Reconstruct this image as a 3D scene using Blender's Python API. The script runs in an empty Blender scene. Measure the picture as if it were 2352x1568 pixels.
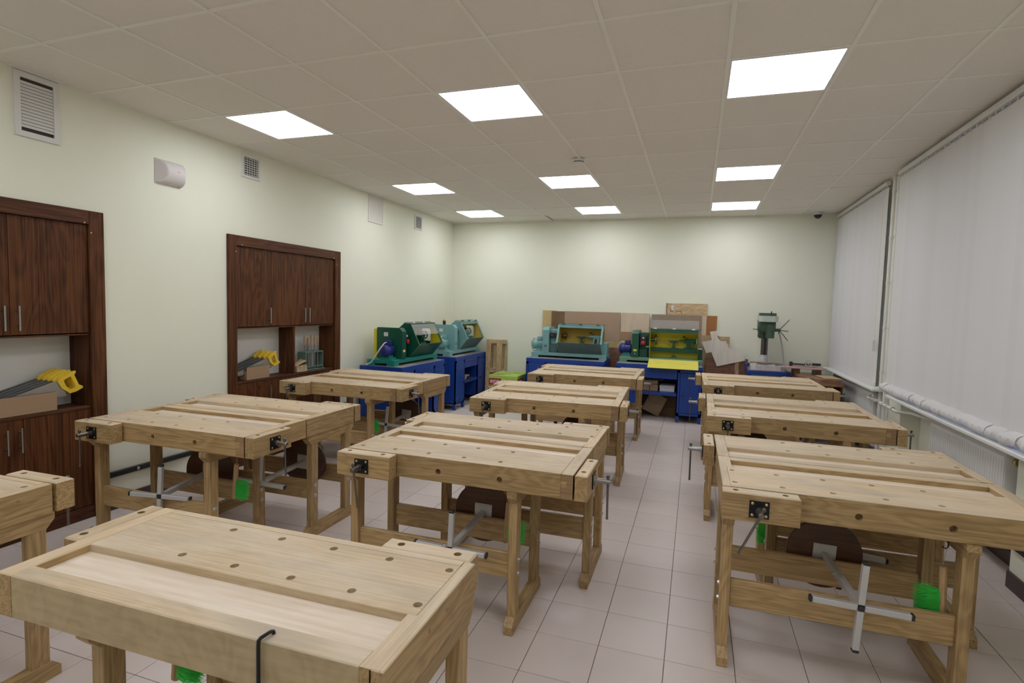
import bpy, bmesh, math, random
from mathutils import Matrix, Vector
random.seed(7)
PI = math.pi
sc = bpy.context.scene
COL = sc.collection

# ------------------------------------------------------------------ camera
CAM_H = 1.588
right = Vector((0.946435, 0.321858, 0.025797)); fwd = Vector((-0.320106, 0.945122, -0.065353))
fwd.normalize(); right = (right - fwd * right.dot(fwd)).normalized(); up = right.cross(fwd)
cd = bpy.data.cameras.new('camera'); cam = bpy.data.objects.new('camera', cd); COL.objects.link(cam)
cd.sensor_width = 36.0; cd.lens = 36.0 * 1252.0 / 2352.0; cd.clip_start = 0.05
cd.dof.use_dof = True; cd.dof.focus_distance = 2.7; cd.dof.aperture_fstop = 4.5
cam.matrix_world = Matrix(((right.x, up.x, -fwd.x, 0), (right.y, up.y, -fwd.y, 0), (right.z, up.z, -fwd.z, CAM_H), (0, 0, 0, 1)))
sc.camera = cam

# ------------------------------------------------------------------ world, exposure
w = bpy.data.worlds.new('world'); sc.world = w; w.use_nodes = True
w.node_tree.nodes['Background'].inputs[0].default_value = (0.42, 0.56, 1.0, 1)
w.node_tree.nodes['Background'].inputs[1].default_value = 1.3
sc.view_settings.view_transform = 'Standard'; sc.view_settings.look = 'None'
sc.view_settings.exposure = 0.0; sc.view_settings.gamma = 1.0
sc.view_settings.use_curve_mapping = False
PANEL_STRENGTH = 10.4
PANEL_COLOR = (0.975, 1.0, 1.075)

# ------------------------------------------------------------------ materials
M = {}
def new_mat(name):
    m = bpy.data.materials.new(name); m.use_nodes = True; M[name] = m
    nt = m.node_tree; b = nt.nodes['Principled BSDF']
    return m, nt, b
def N(nt, typ, **kw):
    n = nt.nodes.new(typ)
    for k, v in kw.items(): setattr(n, k, v)
    return n
def plain(name, col, rough=.5, metal=0.0, var=0.06, scale=8.0, bump=0.0, bscale=60.0, coat=0.0, alpha=None, trans=None, ior=None):
    m, nt, b = new_mat(name)
    b.inputs['Roughness'].default_value = rough; b.inputs['Metallic'].default_value = metal
    if coat: b.inputs['Coat Weight'].default_value = coat
    tc = N(nt, 'ShaderNodeTexCoord')
    no = N(nt, 'ShaderNodeTexNoise'); no.inputs['Scale'].default_value = scale; no.inputs['Detail'].default_value = 4
    nt.links.new(tc.outputs['Object'], no.inputs['Vector'])
    mx = N(nt, 'ShaderNodeMix', data_type='RGBA')
    mx.inputs[6].default_value = tuple(max(0, c * (1 - var)) for c in col) + (1,)
    mx.inputs[7].default_value = tuple(min(1, c * (1 + var)) for c in col) + (1,)
    nt.links.new(no.outputs['Fac'], mx.inputs[0]); nt.links.new(mx.outputs[2], b.inputs['Base Color'])
    if bump:
        n2 = N(nt, 'ShaderNodeTexNoise'); n2.inputs['Scale'].default_value = bscale; n2.inputs['Detail'].default_value = 3
        nt.links.new(tc.outputs['Object'], n2.inputs['Vector'])
        bp = N(nt, 'ShaderNodeBump'); bp.inputs['Strength'].default_value = bump; bp.inputs['Distance'].default_value = 0.002
        nt.links.new(n2.outputs['Fac'], bp.inputs['Height']); nt.links.new(bp.outputs['Normal'], b.inputs['Normal'])
    if alpha is not None: b.inputs['Alpha'].default_value = alpha
    if trans is not None: b.inputs['Transmission Weight'].default_value = trans
    if ior: b.inputs['IOR'].default_value = ior
    return m
def wood(name, dark, light, axis, across=16.0, rough=.5, worn=None, figure=.5, along=.9, obj_var=.12, spec=.5):
    """grain running along axis 0/1/2; every object gets its own cut of the tree"""
    m, nt, b = new_mat(name)
    b.inputs['Roughness'].default_value = rough; b.inputs['Specular IOR Level'].default_value = spec
    tc = N(nt, 'ShaderNodeTexCoord'); oi = N(nt, 'ShaderNodeObjectInfo')
    mul = N(nt, 'ShaderNodeMath', operation='MULTIPLY'); mul.inputs[1].default_value = 37.0
    nt.links.new(oi.outputs['Random'], mul.inputs[0])
    ad = N(nt, 'ShaderNodeVectorMath', operation='ADD')
    nt.links.new(tc.outputs['Object'], ad.inputs[0]); nt.links.new(mul.outputs[0], ad.inputs[1])
    def mapped(s_along, s_across):
        mp = N(nt, 'ShaderNodeMapping'); s = [s_across] * 3; s[axis] = s_along
        mp.inputs['Scale'].default_value = s
        nt.links.new(ad.outputs[0], mp.inputs['Vector']); return mp
    m1 = mapped(along, across * .35)
    n1 = N(nt, 'ShaderNodeTexNoise'); n1.inputs['Scale'].default_value = 1.4; n1.inputs['Detail'].default_value = 3; n1.inputs['Distortion'].default_value = .6
    nt.links.new(m1.outputs[0], n1.inputs['Vector'])
    # growth rings: sine of the broad noise field
    mm = N(nt, 'ShaderNodeMath', operation='MULTIPLY'); mm.inputs[1].default_value = 75.0
    nt.links.new(n1.outputs['Fac'], mm.inputs[0])
    sn = N(nt, 'ShaderNodeMath', operation='SINE'); nt.links.new(mm.outputs[0], sn.inputs[0])
    m2 = mapped(along * 3.0, across * 9)
    n2 = N(nt, 'ShaderNodeTexNoise'); n2.inputs['Scale'].default_value = 1.0; n2.inputs['Detail'].default_value = 5
    nt.links.new(m2.outputs[0], n2.inputs['Vector'])
    a = N(nt, 'ShaderNodeMath', operation='MULTIPLY_ADD'); a.inputs[1].default_value = .22 * figure; a.inputs[2].default_value = 0.0
    nt.links.new(sn.outputs[0], a.inputs[0])
    s1 = N(nt, 'ShaderNodeMath', operation='ADD'); nt.links.new(a.outputs[0], s1.inputs[0]); nt.links.new(n2.outputs['Fac'], s1.inputs[1])
    rp = N(nt, 'ShaderNodeValToRGB')
    rp.color_ramp.elements[0].position = .3; rp.color_ramp.elements[0].color = dark + (1,)
    rp.color_ramp.elements[1].position = .66; rp.color_ramp.elements[1].color = light + (1,)
    nt.links.new(s1.outputs[0], rp.inputs[0])
    hv = N(nt, 'ShaderNodeHueSaturation')
    mr = N(nt, 'ShaderNodeMapRange'); mr.inputs[3].default_value = 1 - obj_var; mr.inputs[4].default_value = 1 + obj_var
    nt.links.new(oi.outputs['Random'], mr.inputs[0]); nt.links.new(mr.outputs[0], hv.inputs['Value'])
    nt.links.new(rp.outputs[0], hv.inputs['Color'])
    out = hv.outputs[0]
    if worn:
        n3 = N(nt, 'ShaderNodeTexNoise'); n3.inputs['Scale'].default_value = 1.0; n3.inputs['Detail'].default_value = 6; n3.inputs['Roughness'].default_value = .65
        m3 = mapped(2.2, 6.0); nt.links.new(m3.outputs[0], n3.inputs['Vector'])
        r3 = N(nt, 'ShaderNodeValToRGB'); r3.color_ramp.elements[0].position = .42; r3.color_ramp.elements[1].position = .68
        r3.color_ramp.elements[1].color = (.75, .75, .75, 1)
        nt.links.new(n3.outputs['Fac'], r3.inputs[0])
        mx = N(nt, 'ShaderNodeMix', data_type='RGBA'); mx.inputs[7].default_value = worn + (1,)
        nt.links.new(r3.outputs[0], mx.inputs[0]); nt.links.new(out, mx.inputs[6]); out = mx.outputs[2]
        n4 = N(nt, 'ShaderNodeTexNoise'); n4.inputs['Scale'].default_value = 1.0; n4.inputs['Detail'].default_value = 4
        m4 = mapped(3.0, 9.0); m4.inputs['Location'].default_value = (3.1, 7.7, 1.3); nt.links.new(m4.outputs[0], n4.inputs['Vector'])
        r4 = N(nt, 'ShaderNodeValToRGB'); r4.color_ramp.elements[0].position = .5; r4.color_ramp.elements[1].position = .78; r4.color_ramp.elements[1].color = (.6, .6, .6, 1)
        nt.links.new(n4.outputs['Fac'], r4.inputs[0])
        m5 = N(nt, 'ShaderNodeMix', data_type='RGBA'); m5.inputs[7].default_value = (.36, .32, .25, 1)
        nt.links.new(r4.outputs[0], m5.inputs[0]); nt.links.new(out, m5.inputs[6]); out = m5.outputs[2]
        n6 = N(nt, 'ShaderNodeTexNoise'); n6.inputs['Scale'].default_value = 1.0; n6.inputs['Detail'].default_value = 3
        m6 = mapped(40.0, 260.0); m6.inputs['Rotation'].default_value = (0, 0, .5); nt.links.new(m6.outputs[0], n6.inputs['Vector'])
        r6 = N(nt, 'ShaderNodeValToRGB'); r6.color_ramp.elements[0].position = .66; r6.color_ramp.elements[1].position = .74; r6.color_ramp.elements[1].color = (.35, .35, .35, 1)
        nt.links.new(n6.outputs['Fac'], r6.inputs[0])
        m7 = N(nt, 'ShaderNodeMix', data_type='RGBA'); m7.inputs[7].default_value = (.74, .68, .58, 1)
        nt.links.new(r6.outputs[0], m7.inputs[0]); nt.links.new(out, m7.inputs[6]); out = m7.outputs[2]
    nt.links.new(out, b.inputs['Base Color'])
    bp = N(nt, 'ShaderNodeBump'); bp.inputs['Strength'].default_value = .12; bp.inputs['Distance'].default_value = .002
    nt.links.new(n2.outputs['Fac'], bp.inputs['Height']); nt.links.new(bp.outputs['Normal'], b.inputs['Normal'])
    return m

OD, OL = (.30, .192, .080), (.47, .318, .150)
for nm, ax in (('oak_x', 0), ('oak_y', 1), ('oak_z', 2)): wood(nm, OD, OL, ax)
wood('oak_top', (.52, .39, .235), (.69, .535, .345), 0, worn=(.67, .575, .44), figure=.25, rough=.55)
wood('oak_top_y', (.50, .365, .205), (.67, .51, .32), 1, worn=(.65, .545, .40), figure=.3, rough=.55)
wood('oak_end', (.23, .135, .06), (.37, .24, .12), 0, across=30, figure=.2)
wood('plywood_tray', (.68, .56, .42), (.80, .69, .56), 0, across=5, figure=.15, rough=.6, obj_var=.05)
wood('plywood_face', (.44, .335, .19), (.54, .42, .25), 0, across=6, figure=.35, along=3, rough=.6)
wood('walnut_z', (.044, .014, .005), (.138, .050, .016), 2, across=9, figure=.35, rough=.5, spec=.22, along=.5)
wood('walnut_y', (.058, .020, .009), (.125, .048, .020), 1, across=9, figure=.3, rough=.5, spec=.22, along=.5)
wood('walnut_x', (.032, .012, .006), (.075, .030, .015), 0, across=9, figure=.3, rough=.5, spec=.22, along=.5)
wood('seat_wood', (.055, .020, .010), (.10, .038, .017), 0, across=7, figure=.3, rough=.4)
wood('pine_z', (.40, .27, .13), (.60, .44, .25), 2, across=9)
wood('pine_x', (.40, .27, .14), (.62, .46, .28), 0, across=9)
wood('birch', (.58, .46, .34), (.66, .54, .41), 2, across=3, figure=.05, obj_var=.04)
wood('birch_white', (.66, .60, .52), (.74, .68, .60), 2, across=3, figure=.05, obj_var=.03)
wood('red_board', (.18, .075, .045), (.28, .13, .08), 0, across=6)
wood('desk_brown', (.20, .095, .05), (.33, .18, .10), 0, across=8, rough=.4)
wood('tool_handle', (.40, .25, .12), (.56, .38, .20), 2, across=20)
plain('wall_paint', (.82, .825, .685), .75, var=.02, scale=3, bump=.1, bscale=220)
plain('wall_plain', (.70, .67, .59), .8, var=.03)
plain('ceiling_tile', (.80, .765, .71), .9, var=.03, scale=25, bump=.25, bscale=320)
plain('ceiling_bar', (.84, .83, .77), .5, var=.02)
plain('void_dark', (.05, .045, .04), .9)
plain('floor_tile', (.66, .575, .535), .42, var=.05, scale=4, bump=.02, bscale=90)
plain('grout', (.16, .13, .115), .9)
plain('baseboard', (.055, .034, .030), .45)
plain('black_rubber', (.012, .013, .014), .5)
plain('black_plate', (.018, .018, .02), .35, metal=.6)
plain('black_plastic', (.02, .02, .022), .4)
plain('steel', (.36, .355, .35), .28, metal=1.0)
plain('steel_dark', (.20, .19, .18), .35, metal=1.0, var=.25, scale=40)
plain('zinc', (.62, .63, .62), .35, metal=1.0)
plain('brass', (.60, .50, .28), .35, metal=1.0)
plain('chrome', (.42, .42, .44), .3, metal=1.0)
plain('alu_paint', (.56, .55, .55), .42, metal=.25, var=.05)
plain('white_plastic', (.74, .73, .70), .45, var=.02)
plain('white_paint', (.80, .79, .76), .4, var=.02)
plain('speaker_grey', (.66, .62, .60), .5, var=.02)
plain('teal_paint', (.20, .40, .40), .38, var=.12, scale=14)
plain('teal_dark', (.09, .17, .17), .45, var=.15, scale=14)
plain('teal_dust', (.10, .165, .16), .7, var=.2)
plain('green_paint', (.006, .085, .050), .3, var=.1)
plain('green_base', (.012, .23, .185), .35, var=.1)
plain('green_pale', (.15, .28, .19), .45, var=.15)
plain('rack_green', (.10, .17, .13), .5)
plain('drill_green', (.055, .10, .065), .45, var=.3, scale=20)
plain('drill_white', (.52, .57, .50), .5, var=.15, scale=25)
plain('cast_white', (.55, .55, .57), .55, var=.3, scale=22)
plain('yellow_dust', (.55, .38, .065), .55, var=.18, scale=9)
plain('yellow_inside', (.62, .55, .02), .45, var=.12)
plain('yellow_flap', (.80, .72, .13), .4, var=.06)
plain('saw_yellow', (.78, .53, .035), .4)
plain('motor_blue', (.020, .028, .19), .35)
plain('cabinet_blue', (.010, .052, .30), .38, var=.06)
plain('cabinet_blue_dark', (.008, .03, .16), .5)
plain('grey_mat', (.28, .27, .25), .8, var=.15)
plain('red_button', (.60, .02, .02), .35)
plain('red_print', (.42, .012, .025), .5)
plain('box_green', (.42, .60, .10), .55, var=.05)
plain('box_print', (.24, .33, .13), .6)
plain('white_print', (.80, .80, .80), .5)
plain('cardboard', (.36, .235, .135), .8, var=.06, scale=14)
plain('cardboard_pale', (.40, .285, .195), .85, var=.04)
plain('osb_tan', (.45, .33, .19), .8, var=.1, scale=40)
plain('yellow_board', (.56, .42, .19), .7, var=.06)
plain('stained_board', (.20, .125, .06), .8, var=.45, scale=5)
plain('grey_board', (.30, .235, .18), .8, var=.15, scale=12)
plain('orange_board', (.36, .15, .045), .6)
plain('paint_spatter', (.46, .36, .16), .8, var=.3, scale=12)
plain('pink_board', (.45, .27, .24), .5)
plain('bristle_green', (.11, .82, .16), .5, var=.2, scale=30)
plain('string_tan', (.45, .36, .25), .8)
plain('saw_steel', (.42, .42, .42), .32, metal=.9, var=.18, scale=20)
plain('clear_sheet', (.85, .87, .85), .18, alpha=.17)
plain('clear_sheet_up', (.70, .69, .67), .35, alpha=.22, var=.2, scale=12)
plain('glass', (.9, .95, 1.0), .03, trans=1.0, ior=1.45)
plain('bottle_dark', (.03, .015, .02), .2)
plain('hose_grey', (.42, .41, .42), .5)
plain('hose_white', (.70, .68, .66), .5)
plain('lamp_glow_rim', (.78, .78, .80), .4)
plain('pale_mint', (.30, .62, .40), .5)
plain('white_box', (.70, .70, .74), .6)
# blinds: thin cloth that lets a little daylight through
def cloth(name, col):
    m, nt, b = new_mat(name)
    tc = N(nt, 'ShaderNodeTexCoord'); no = N(nt, 'ShaderNodeTexNoise'); no.inputs['Scale'].default_value = 160
    nt.links.new(tc.outputs['Object'], no.inputs['Vector'])
    mx = N(nt, 'ShaderNodeMix', data_type='RGBA'); mx.inputs[6].default_value = tuple(c * .96 for c in col) + (1,); mx.inputs[7].default_value = col + (1,)
    nt.links.new(no.outputs['Fac'], mx.inputs[0])
    oi = N(nt, 'ShaderNodeObjectInfo'); mr = N(nt, 'ShaderNodeMapRange'); mr.inputs[3].default_value = .985; mr.inputs[4].default_value = 1.015
    hs = N(nt, 'ShaderNodeHueSaturation'); nt.links.new(oi.outputs['Random'], mr.inputs[0]); nt.links.new(mr.outputs[0], hs.inputs['Value']); nt.links.new(mx.outputs[2], hs.inputs['Color']); mx = hs; mo_ = hs.outputs[0]
    b.inputs['Roughness'].default_value = .85; nt.links.new(mo_, b.inputs['Base Color'])
    tr = N(nt, 'ShaderNodeBsdfTranslucent'); nt.links.new(mo_, tr.inputs['Color'])
    ms = N(nt, 'ShaderNodeMixShader'); ms.inputs[0].default_value = .22
    nt.links.new(b.outputs[0], ms.inputs[1]); nt.links.new(tr.outputs[0], ms.inputs[2])
    nt.links.new(ms.outputs[0], nt.nodes['Material Output'].inputs['Surface'])
cloth('blind_cloth', (.88, .87, .855))
def glow(name, col, s):
    m, nt, b = new_mat(name); b.inputs['Base Color'].default_value = (.9, .9, .9, 1)
    b.inputs['Emission Color'].default_value = col + (1,); b.inputs['Emission Strength'].default_value = s
glow('lamp_diffuser', PANEL_COLOR, PANEL_STRENGTH)

# ------------------------------------------------------------------ mesh helpers
class MB:
    def __init__(s): s.v = []; s.f = []; s.mi = []
    def add(s, vs, fs, m=0):
        o = len(s.v); s.v += [tuple(v) for v in vs]
        for f in fs: s.f.append(tuple(i + o for i in f)); s.mi.append(m)
        return s
    def box(s, x0, x1, y0, y1, z0, z1, b=0.0, m=0):
        if x0 > x1: x0, x1 = x1, x0
        if y0 > y1: y0, y1 = y1, y0
        if z0 > z1: z0, z1 = z1, z0
        b = min(b, (x1 - x0) * .45, (y1 - y0) * .45, (z1 - z0) * .45)
        if b <= 0:
            vs = [(x, y, z) for z in (z0, z1) for y in (y0, y1) for x in (x0, x1)]
            return s.add(vs, [(0, 2, 3, 1), (4, 5, 7, 6), (0, 1, 5, 4), (2, 6, 7, 3), (0, 4, 6, 2), (1, 3, 7, 5)], m)
        c = ((x0 + x1) / 2, (y0 + y1) / 2, (z0 + z1) / 2); h = ((x1 - x0) / 2, (y1 - y0) / 2, (z1 - z0) / 2)
        vs = []; idx = {}
        for sx in (-1, 1):
            for sy in (-1, 1):
                for sz in (-1, 1):
                    sg = (sx, sy, sz)
                    for a in range(3):
                        p = [c[k] + sg[k] * (h[k] - (0 if k == a else b)) for k in range(3)]
                        idx[(sg, a)] = len(vs); vs.append(p)
        fs = []
        S = (-1, 1)
        for a in range(3):
            u, v = (a + 1) % 3, (a + 2) % 3
            for sa in S:
                q = []
                for su, sv in ((-1, -1), (1, -1), (1, 1), (-1, 1)):
                    g = [0, 0, 0]; g[a] = sa; g[u] = su; g[v] = sv; q.append(idx[(tuple(g), a)])
                fs.append(q if sa > 0 else q[::-1])
        for a in range(3):                       # edges parallel to axis a
            u, v = (a + 1) % 3, (a + 2) % 3
            for su in S:
                for sv in S:
                    g0 = [0, 0, 0]; g0[u] = su; g0[v] = sv; g1 = list(g0); g0[a] = -1; g1[a] = 1
                    q = [idx[(tuple(g0), u)], idx[(tuple(g1), u)], idx[(tuple(g1), v)], idx[(tuple(g0), v)]]
                    fs.append(q if su * sv < 0 else q[::-1])
        for sx in S:
            for sy in S:
                for sz in S:
                    g = (sx, sy, sz); q = [idx[(g, 0)], idx[(g, 1)], idx[(g, 2)]]
                    fs.append(q if sx * sy * sz > 0 else q[::-1])
        return s.add(vs, fs, m)
    def cyl(s, p0, p1, r0, r1=None, n=16, caps=True, m=0):
        r1 = r0 if r1 is None else r1
        p0, p1 = Vector(p0), Vector(p1); d = (p1 - p0).normalized()
        a = d.orthogonal().normalized(); b_ = d.cross(a)
        vs = []
        for p, r in ((p0, r0), (p1, r1)):
            for k in range(n):
                t = 2 * PI * k / n; vs.append(p + (a * math.cos(t) + b_ * math.sin(t)) * r)
        fs = [(k, (k + 1) % n, n + (k + 1) % n, n + k) for k in range(n)]
        if caps: fs += [tuple(range(n - 1, -1, -1)), tuple(range(n, 2 * n))]
        return s.add(vs, fs, m)
    def lathe(s, prof, axis=2, c=(0, 0, 0), n=20, m=0):
        """profile [(r, h)...] turned about an axis through c"""
        vs = []
        u, v = (axis + 1) % 3, (axis + 2) % 3
        for r, h in prof:
            for k in range(n):
                t = 2 * PI * k / n; p = [0, 0, 0]; p[axis] = c[axis] + h; p[u] = c[u] + r * math.cos(t); p[v] = c[v] + r * math.sin(t); vs.append(p)
        fs = []
        for i in range(len(prof) - 1):
            for k in range(n): fs.append((i * n + k, i * n + (k + 1) % n, (i + 1) * n + (k + 1) % n, (i + 1) * n + k))
        fs.append(tuple(range(n - 1, -1, -1))); L = (len(prof) - 1) * n; fs.append(tuple(range(L, L + n)))
        return s.add(vs, fs, m)
    def prism(s, poly, t0, t1, axis=0, m=0):
        """polygon in the two axes after `axis`, pushed from t0 to t1 along it"""
        n = len(poly); u, v = (axis + 1) % 3, (axis + 2) % 3; vs = []
        ar = sum(poly[i][0] * poly[(i + 1) % n][1] - poly[(i + 1) % n][0] * poly[i][1] for i in range(n))
        if ar < 0: poly = poly[::-1]
        if t0 > t1: t0, t1 = t1, t0
        for t in (t0, t1):
            for a, b in poly:
                p = [0, 0, 0]; p[axis] = t; p[u] = a; p[v] = b; vs.append(p)
        fs = [(i, (i + 1) % n, n + (i + 1) % n, n + i) for i in range(n)] + [tuple(range(n - 1, -1, -1)), tuple(range(n, 2 * n))]
        return s.add(vs, fs, m)
    def ring(s, outer, inner, t0, t1, axis=0, m=0):
        """plate between two loops of the same length"""
        n = len(outer); u, v = (axis + 1) % 3, (axis + 2) % 3; vs = []
        for t in (t0, t1):
            for lp in (outer, inner):
                for a, b in lp:
                    p = [0, 0, 0]; p[axis] = t; p[u] = a; p[v] = b; vs.append(p)
        fs = []
        for i in range(n):
            j = (i + 1) % n
            fs += [(i, n + i, n + j, j), (2 * n + i, 2 * n + j, 3 * n + j, 3 * n + i), (i, j, 2 * n + j, 2 * n + i), (n + i, 3 * n + i, 3 * n + j, n + j)]
        return s.add(vs, fs, m)
    def tube(s, pts, r, n=8, m=0):
        pts = [Vector(p) for p in pts]; vs = []; prev = None
        for i, p in enumerate(pts):
            d = (pts[min(i + 1, len(pts) - 1)] - pts[max(i - 1, 0)]).normalized()
            a = d.orthogonal().normalized() if prev is None else (prev - d * prev.dot(d)).normalized()
            prev = a; b_ = d.cross(a)
            for k in range(n):
                t = 2 * PI * k / n; vs.append(p + (a * math.cos(t) + b_ * math.sin(t)) * r)
        fs = []
        for i in range(len(pts) - 1):
            for k in range(n): fs.append((i * n + k, i * n + (k + 1) % n, (i + 1) * n + (k + 1) % n, (i + 1) * n + k))
        L = (len(pts) - 1) * n
        fs += [tuple(range(n - 1, -1, -1)), tuple(range(L, L + n))]
        return s.add(vs, fs, m)
    def plate(s, u0, u1, v0, v1, th, holes, r, fmap, ch=.003, depth=.06, n=14, m=0):
        """slab with round blind holes; fmap(u, v, w) -> xyz, w = 0 the holed face, w = -th the back"""
        sq = r * 1.35
        us = sorted({u0 + ch, u1 - ch, *[h[0] + d for h in holes for d in (-sq, sq)]}); vs_ = sorted({v0 + ch, v1 - ch, *[h[1] + d for h in holes for d in (-sq, sq)]})
        def dedup(a):
            o = [a[0]]
            for x in a[1:]:
                if x - o[-1] > 1e-6: o.append(x)
            return o
        us, vs_ = dedup(us), dedup(vs_)
        V = []; F = []; key = {}
        def vert(u, v, w_):
            k = (round(u, 6), round(v, 6), round(w_, 6))
            if k not in key: key[k] = len(V); V.append(fmap(u, v, w_))
            return key[k]
        for i in range(len(us) - 1):
            for j in range(len(vs_) - 1):
                ua, ub, va, vb = us[i], us[i + 1], vs_[j], vs_[j + 1]; hc = None
                for h in holes:
                    if ua < h[0] < ub and va < h[1] < vb: hc = h
                if hc is None:
                    F.append([vert(ua, va, 0), vert(ub, va, 0), vert(ub, vb, 0), vert(ua, vb, 0)]); continue
                n8 = 16; circ = []; bot = []; outer = []
                for k in range(n8):
                    t = 2 * PI * (k + .5 * 0) / n8; cx, cy = math.cos(t), math.sin(t); sc_ = 1 / max(abs(cx), abs(cy))
                    circ.append(vert(hc[0] + r * cx, hc[1] + r * cy, 0)); bot.append(vert(hc[0] + r * cx, hc[1] + r * cy, -depth))
                    hu = (ub - hc[0]) if cx > 0 else (hc[0] - ua); hv = (vb - hc[1]) if cy > 0 else (hc[1] - va)
                    outer.append(vert(hc[0] + cx * sc_ * hu, hc[1] + cy * sc_ * hv, 0))
                for k in range(n8):
                    k2 = (k + 1) % n8
                    F.append([outer[k], outer[k2], circ[k2], circ[k]]); F.append([circ[k], circ[k2], bot[k2], bot[k]])
                if depth < th - 1e-4: F.append(bot)
        b0 = []
        for i in range(len(us)): b0.append((us[i], vs_[0]))
        for j in range(1, len(vs_)): b0.append((us[-1], vs_[j]))
        for i in range(len(us) - 2, -1, -1): b0.append((us[i], vs_[-1]))
        for j in range(len(vs_) - 2, 0, -1): b0.append((us[0], vs_[j]))
        top = [vert(a, b, 0) for a, b in b0]
        def outw(a, b): return (u0 if a <= us[0] + 1e-7 else u1 if a >= us[-1] - 1e-7 else a, v0 if b <= vs_[0] + 1e-7 else v1 if b >= vs_[-1] - 1e-7 else b)
        mid = [vert(*outw(a, b), -ch) for a, b in b0]; low = [vert(*outw(a, b), -th) for a, b in b0]
        L = len(b0)
        for k in range(L):
            k2 = (k + 1) % L
            F.append([top[k2], top[k], mid[k], mid[k2]]); F.append([mid[k2], mid[k], low[k], low[k2]])
        F.append([vert(u0, v1, -th), vert(u1, v1, -th), vert(u1, v0, -th), vert(u0, v0, -th)])
        return s.add(V, F, m)
    def build(s, name, mats, parent=None, smooth=False, loc=None):
        me = bpy.data.meshes.new(name); me.from_pydata([tuple(v) for v in s.v], [], s.f)
        if isinstance(mats, str): mats = [mats]
        for k in mats: me.materials.append(M[k])
        if len(mats) > 1:
            for p, i in zip(me.polygons, s.mi): p.material_index = i
        bm = bmesh.new(); bm.from_mesh(me); bmesh.ops.recalc_face_normals(bm, faces=bm.faces); bm.to_mesh(me); bm.free()
        if smooth:
            for p in me.polygons: p.use_smooth = True
            try: me.set_sharp_from_angle(angle=math.radians(38))
            except Exception: pass
        me.update()
        o = bpy.data.objects.new(name, me); COL.objects.link(o)
        if parent is not None: o.parent = parent
        if loc is not None: o.location = loc
        return o

def box(name, mat, parent, x0, x1, y0, y1, z0, z1, b=0.003): return MB().box(x0, x1, y0, y1, z0, z1, b).build(name, mat, parent)
def tag(o, label, cat, group=None, kind=None):
    o['label'] = label; o['category'] = cat
    if group: o['group'] = group
    if kind: o['kind'] = kind
    return o
def struct(o, label=None):
    o['kind'] = 'structure'
    if label: o['label'] = label
    return o
def thing(name, label, cat, loc=(0, 0, 0), rz=0.0, group=None):
    o = bpy.data.objects.new(name, None); COL.objects.link(o); o.empty_display_size = .1
    o.location = loc; o.rotation_euler = (0, 0, rz); return tag(o, label, cat, group)
def copy_tree(o, parent=None):
    c = o.copy(); COL.objects.link(c); c.parent = parent
    for ch in list(o.children): copy_tree(ch, c)
    return c
def project(x, y, z):
    d = Vector((x, y, z - CAM_H)); q = d.dot(fwd)
    if q < .05: return None
    return 1176 + 1252 * d.dot(right) / q, 784 - 1252 * d.dot(up) / q, q

# ------------------------------------------------------------------ room shell
XL, XR, YB, YN, ZC = -4.05, 1.82, 8.65, -2.6, 2.97
NICHE_X = 1.98
# floor and its tiles
floor = struct(MB().box(XL - .3, XR + .35, YN, YB + .1, -.12, -.003).build('floor', 'grout'), 'pinkish beige ceramic tile floor with dark joints')
TS = .3; rot = .0034; FX, FY = -.673, 2.4856
tile_me = MB().box(-.1485, .1485, -.1485, .1485, -.0065, 0, .0012).build('floor_tile', 'floor_tile')
tm = tile_me.data; bpy.data.objects.remove(tile_me)
cand = []
for i in range(-16, 12):
    for j in range(-18, 24):
        gx, gy = (i + .5) * TS, (j + .5) * TS
        x = FX + gx - rot * gy; y = FY + rot * gx + gy
        if not (XL - .15 < x < NICHE_X + .12 and YN + .1 < y < YB + .05): continue
        q = project(x, y, 0); a = 0
        if q and -60 < q[0] < 2412 and -60 < q[1] < 1628:
            a = 1 / q[2] ** 3
            # the aisles are what the picture shows
            if -.55 < x < .2 or (.1 < x < 1.9 and 1.6 < y < 4.3) or y > 7.2: a *= 3
        cand.append((a, x, y))
cand.sort(reverse=True)
rest = MB()
for k, (a, x, y) in enumerate(cand):
    if k < 300 and a > 0:
        o = bpy.data.objects.new('floor_tile', tm); COL.objects.link(o); o.parent = floor; o.location = (x, y, 0); o.rotation_euler = (0, 0, rot)
    else:
        rest.box(x - .1485, x + .1485, y - .1485, y + .1485, -.0065, 0, .0012)
ro = rest.build('floor_tiling', 'floor_tile', floor); ro['kind'] = 'stuff'

# left wall with two cabinet recesses
CAB1, CAB2 = (1.13, 2.775), (3.86, 5.50); CTOP = 2.17
wl = MB()
for y0, y1 in ((YN, CAB1[0] + .03), (CAB1[1] - .03, CAB2[0] + .03), (CAB2[1] - .03, YB + .1)): wl.box(XL - .3, XL, y0, y1, 0, 3.2)
for c in (CAB1, CAB2): wl.box(XL - .3, XL, c[0] + .03, c[1] - .03, CTOP - .03, 3.2)
struct(wl.build('wall_left', 'wall_paint'), 'pale yellow painted side wall with built-in cabinets')
struct(MB().box(XL - .3, XR + .4, YB, YB + .15, 0, 3.2).build('wall_back', 'wall_paint'), 'pale yellow painted end wall behind the lathes')
struct(MB().box(XL - .3, XR + .4, YN - .15, YN, 0, 3.2).build('wall_front', 'wall_paint'), 'painted wall behind the photographer')
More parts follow.
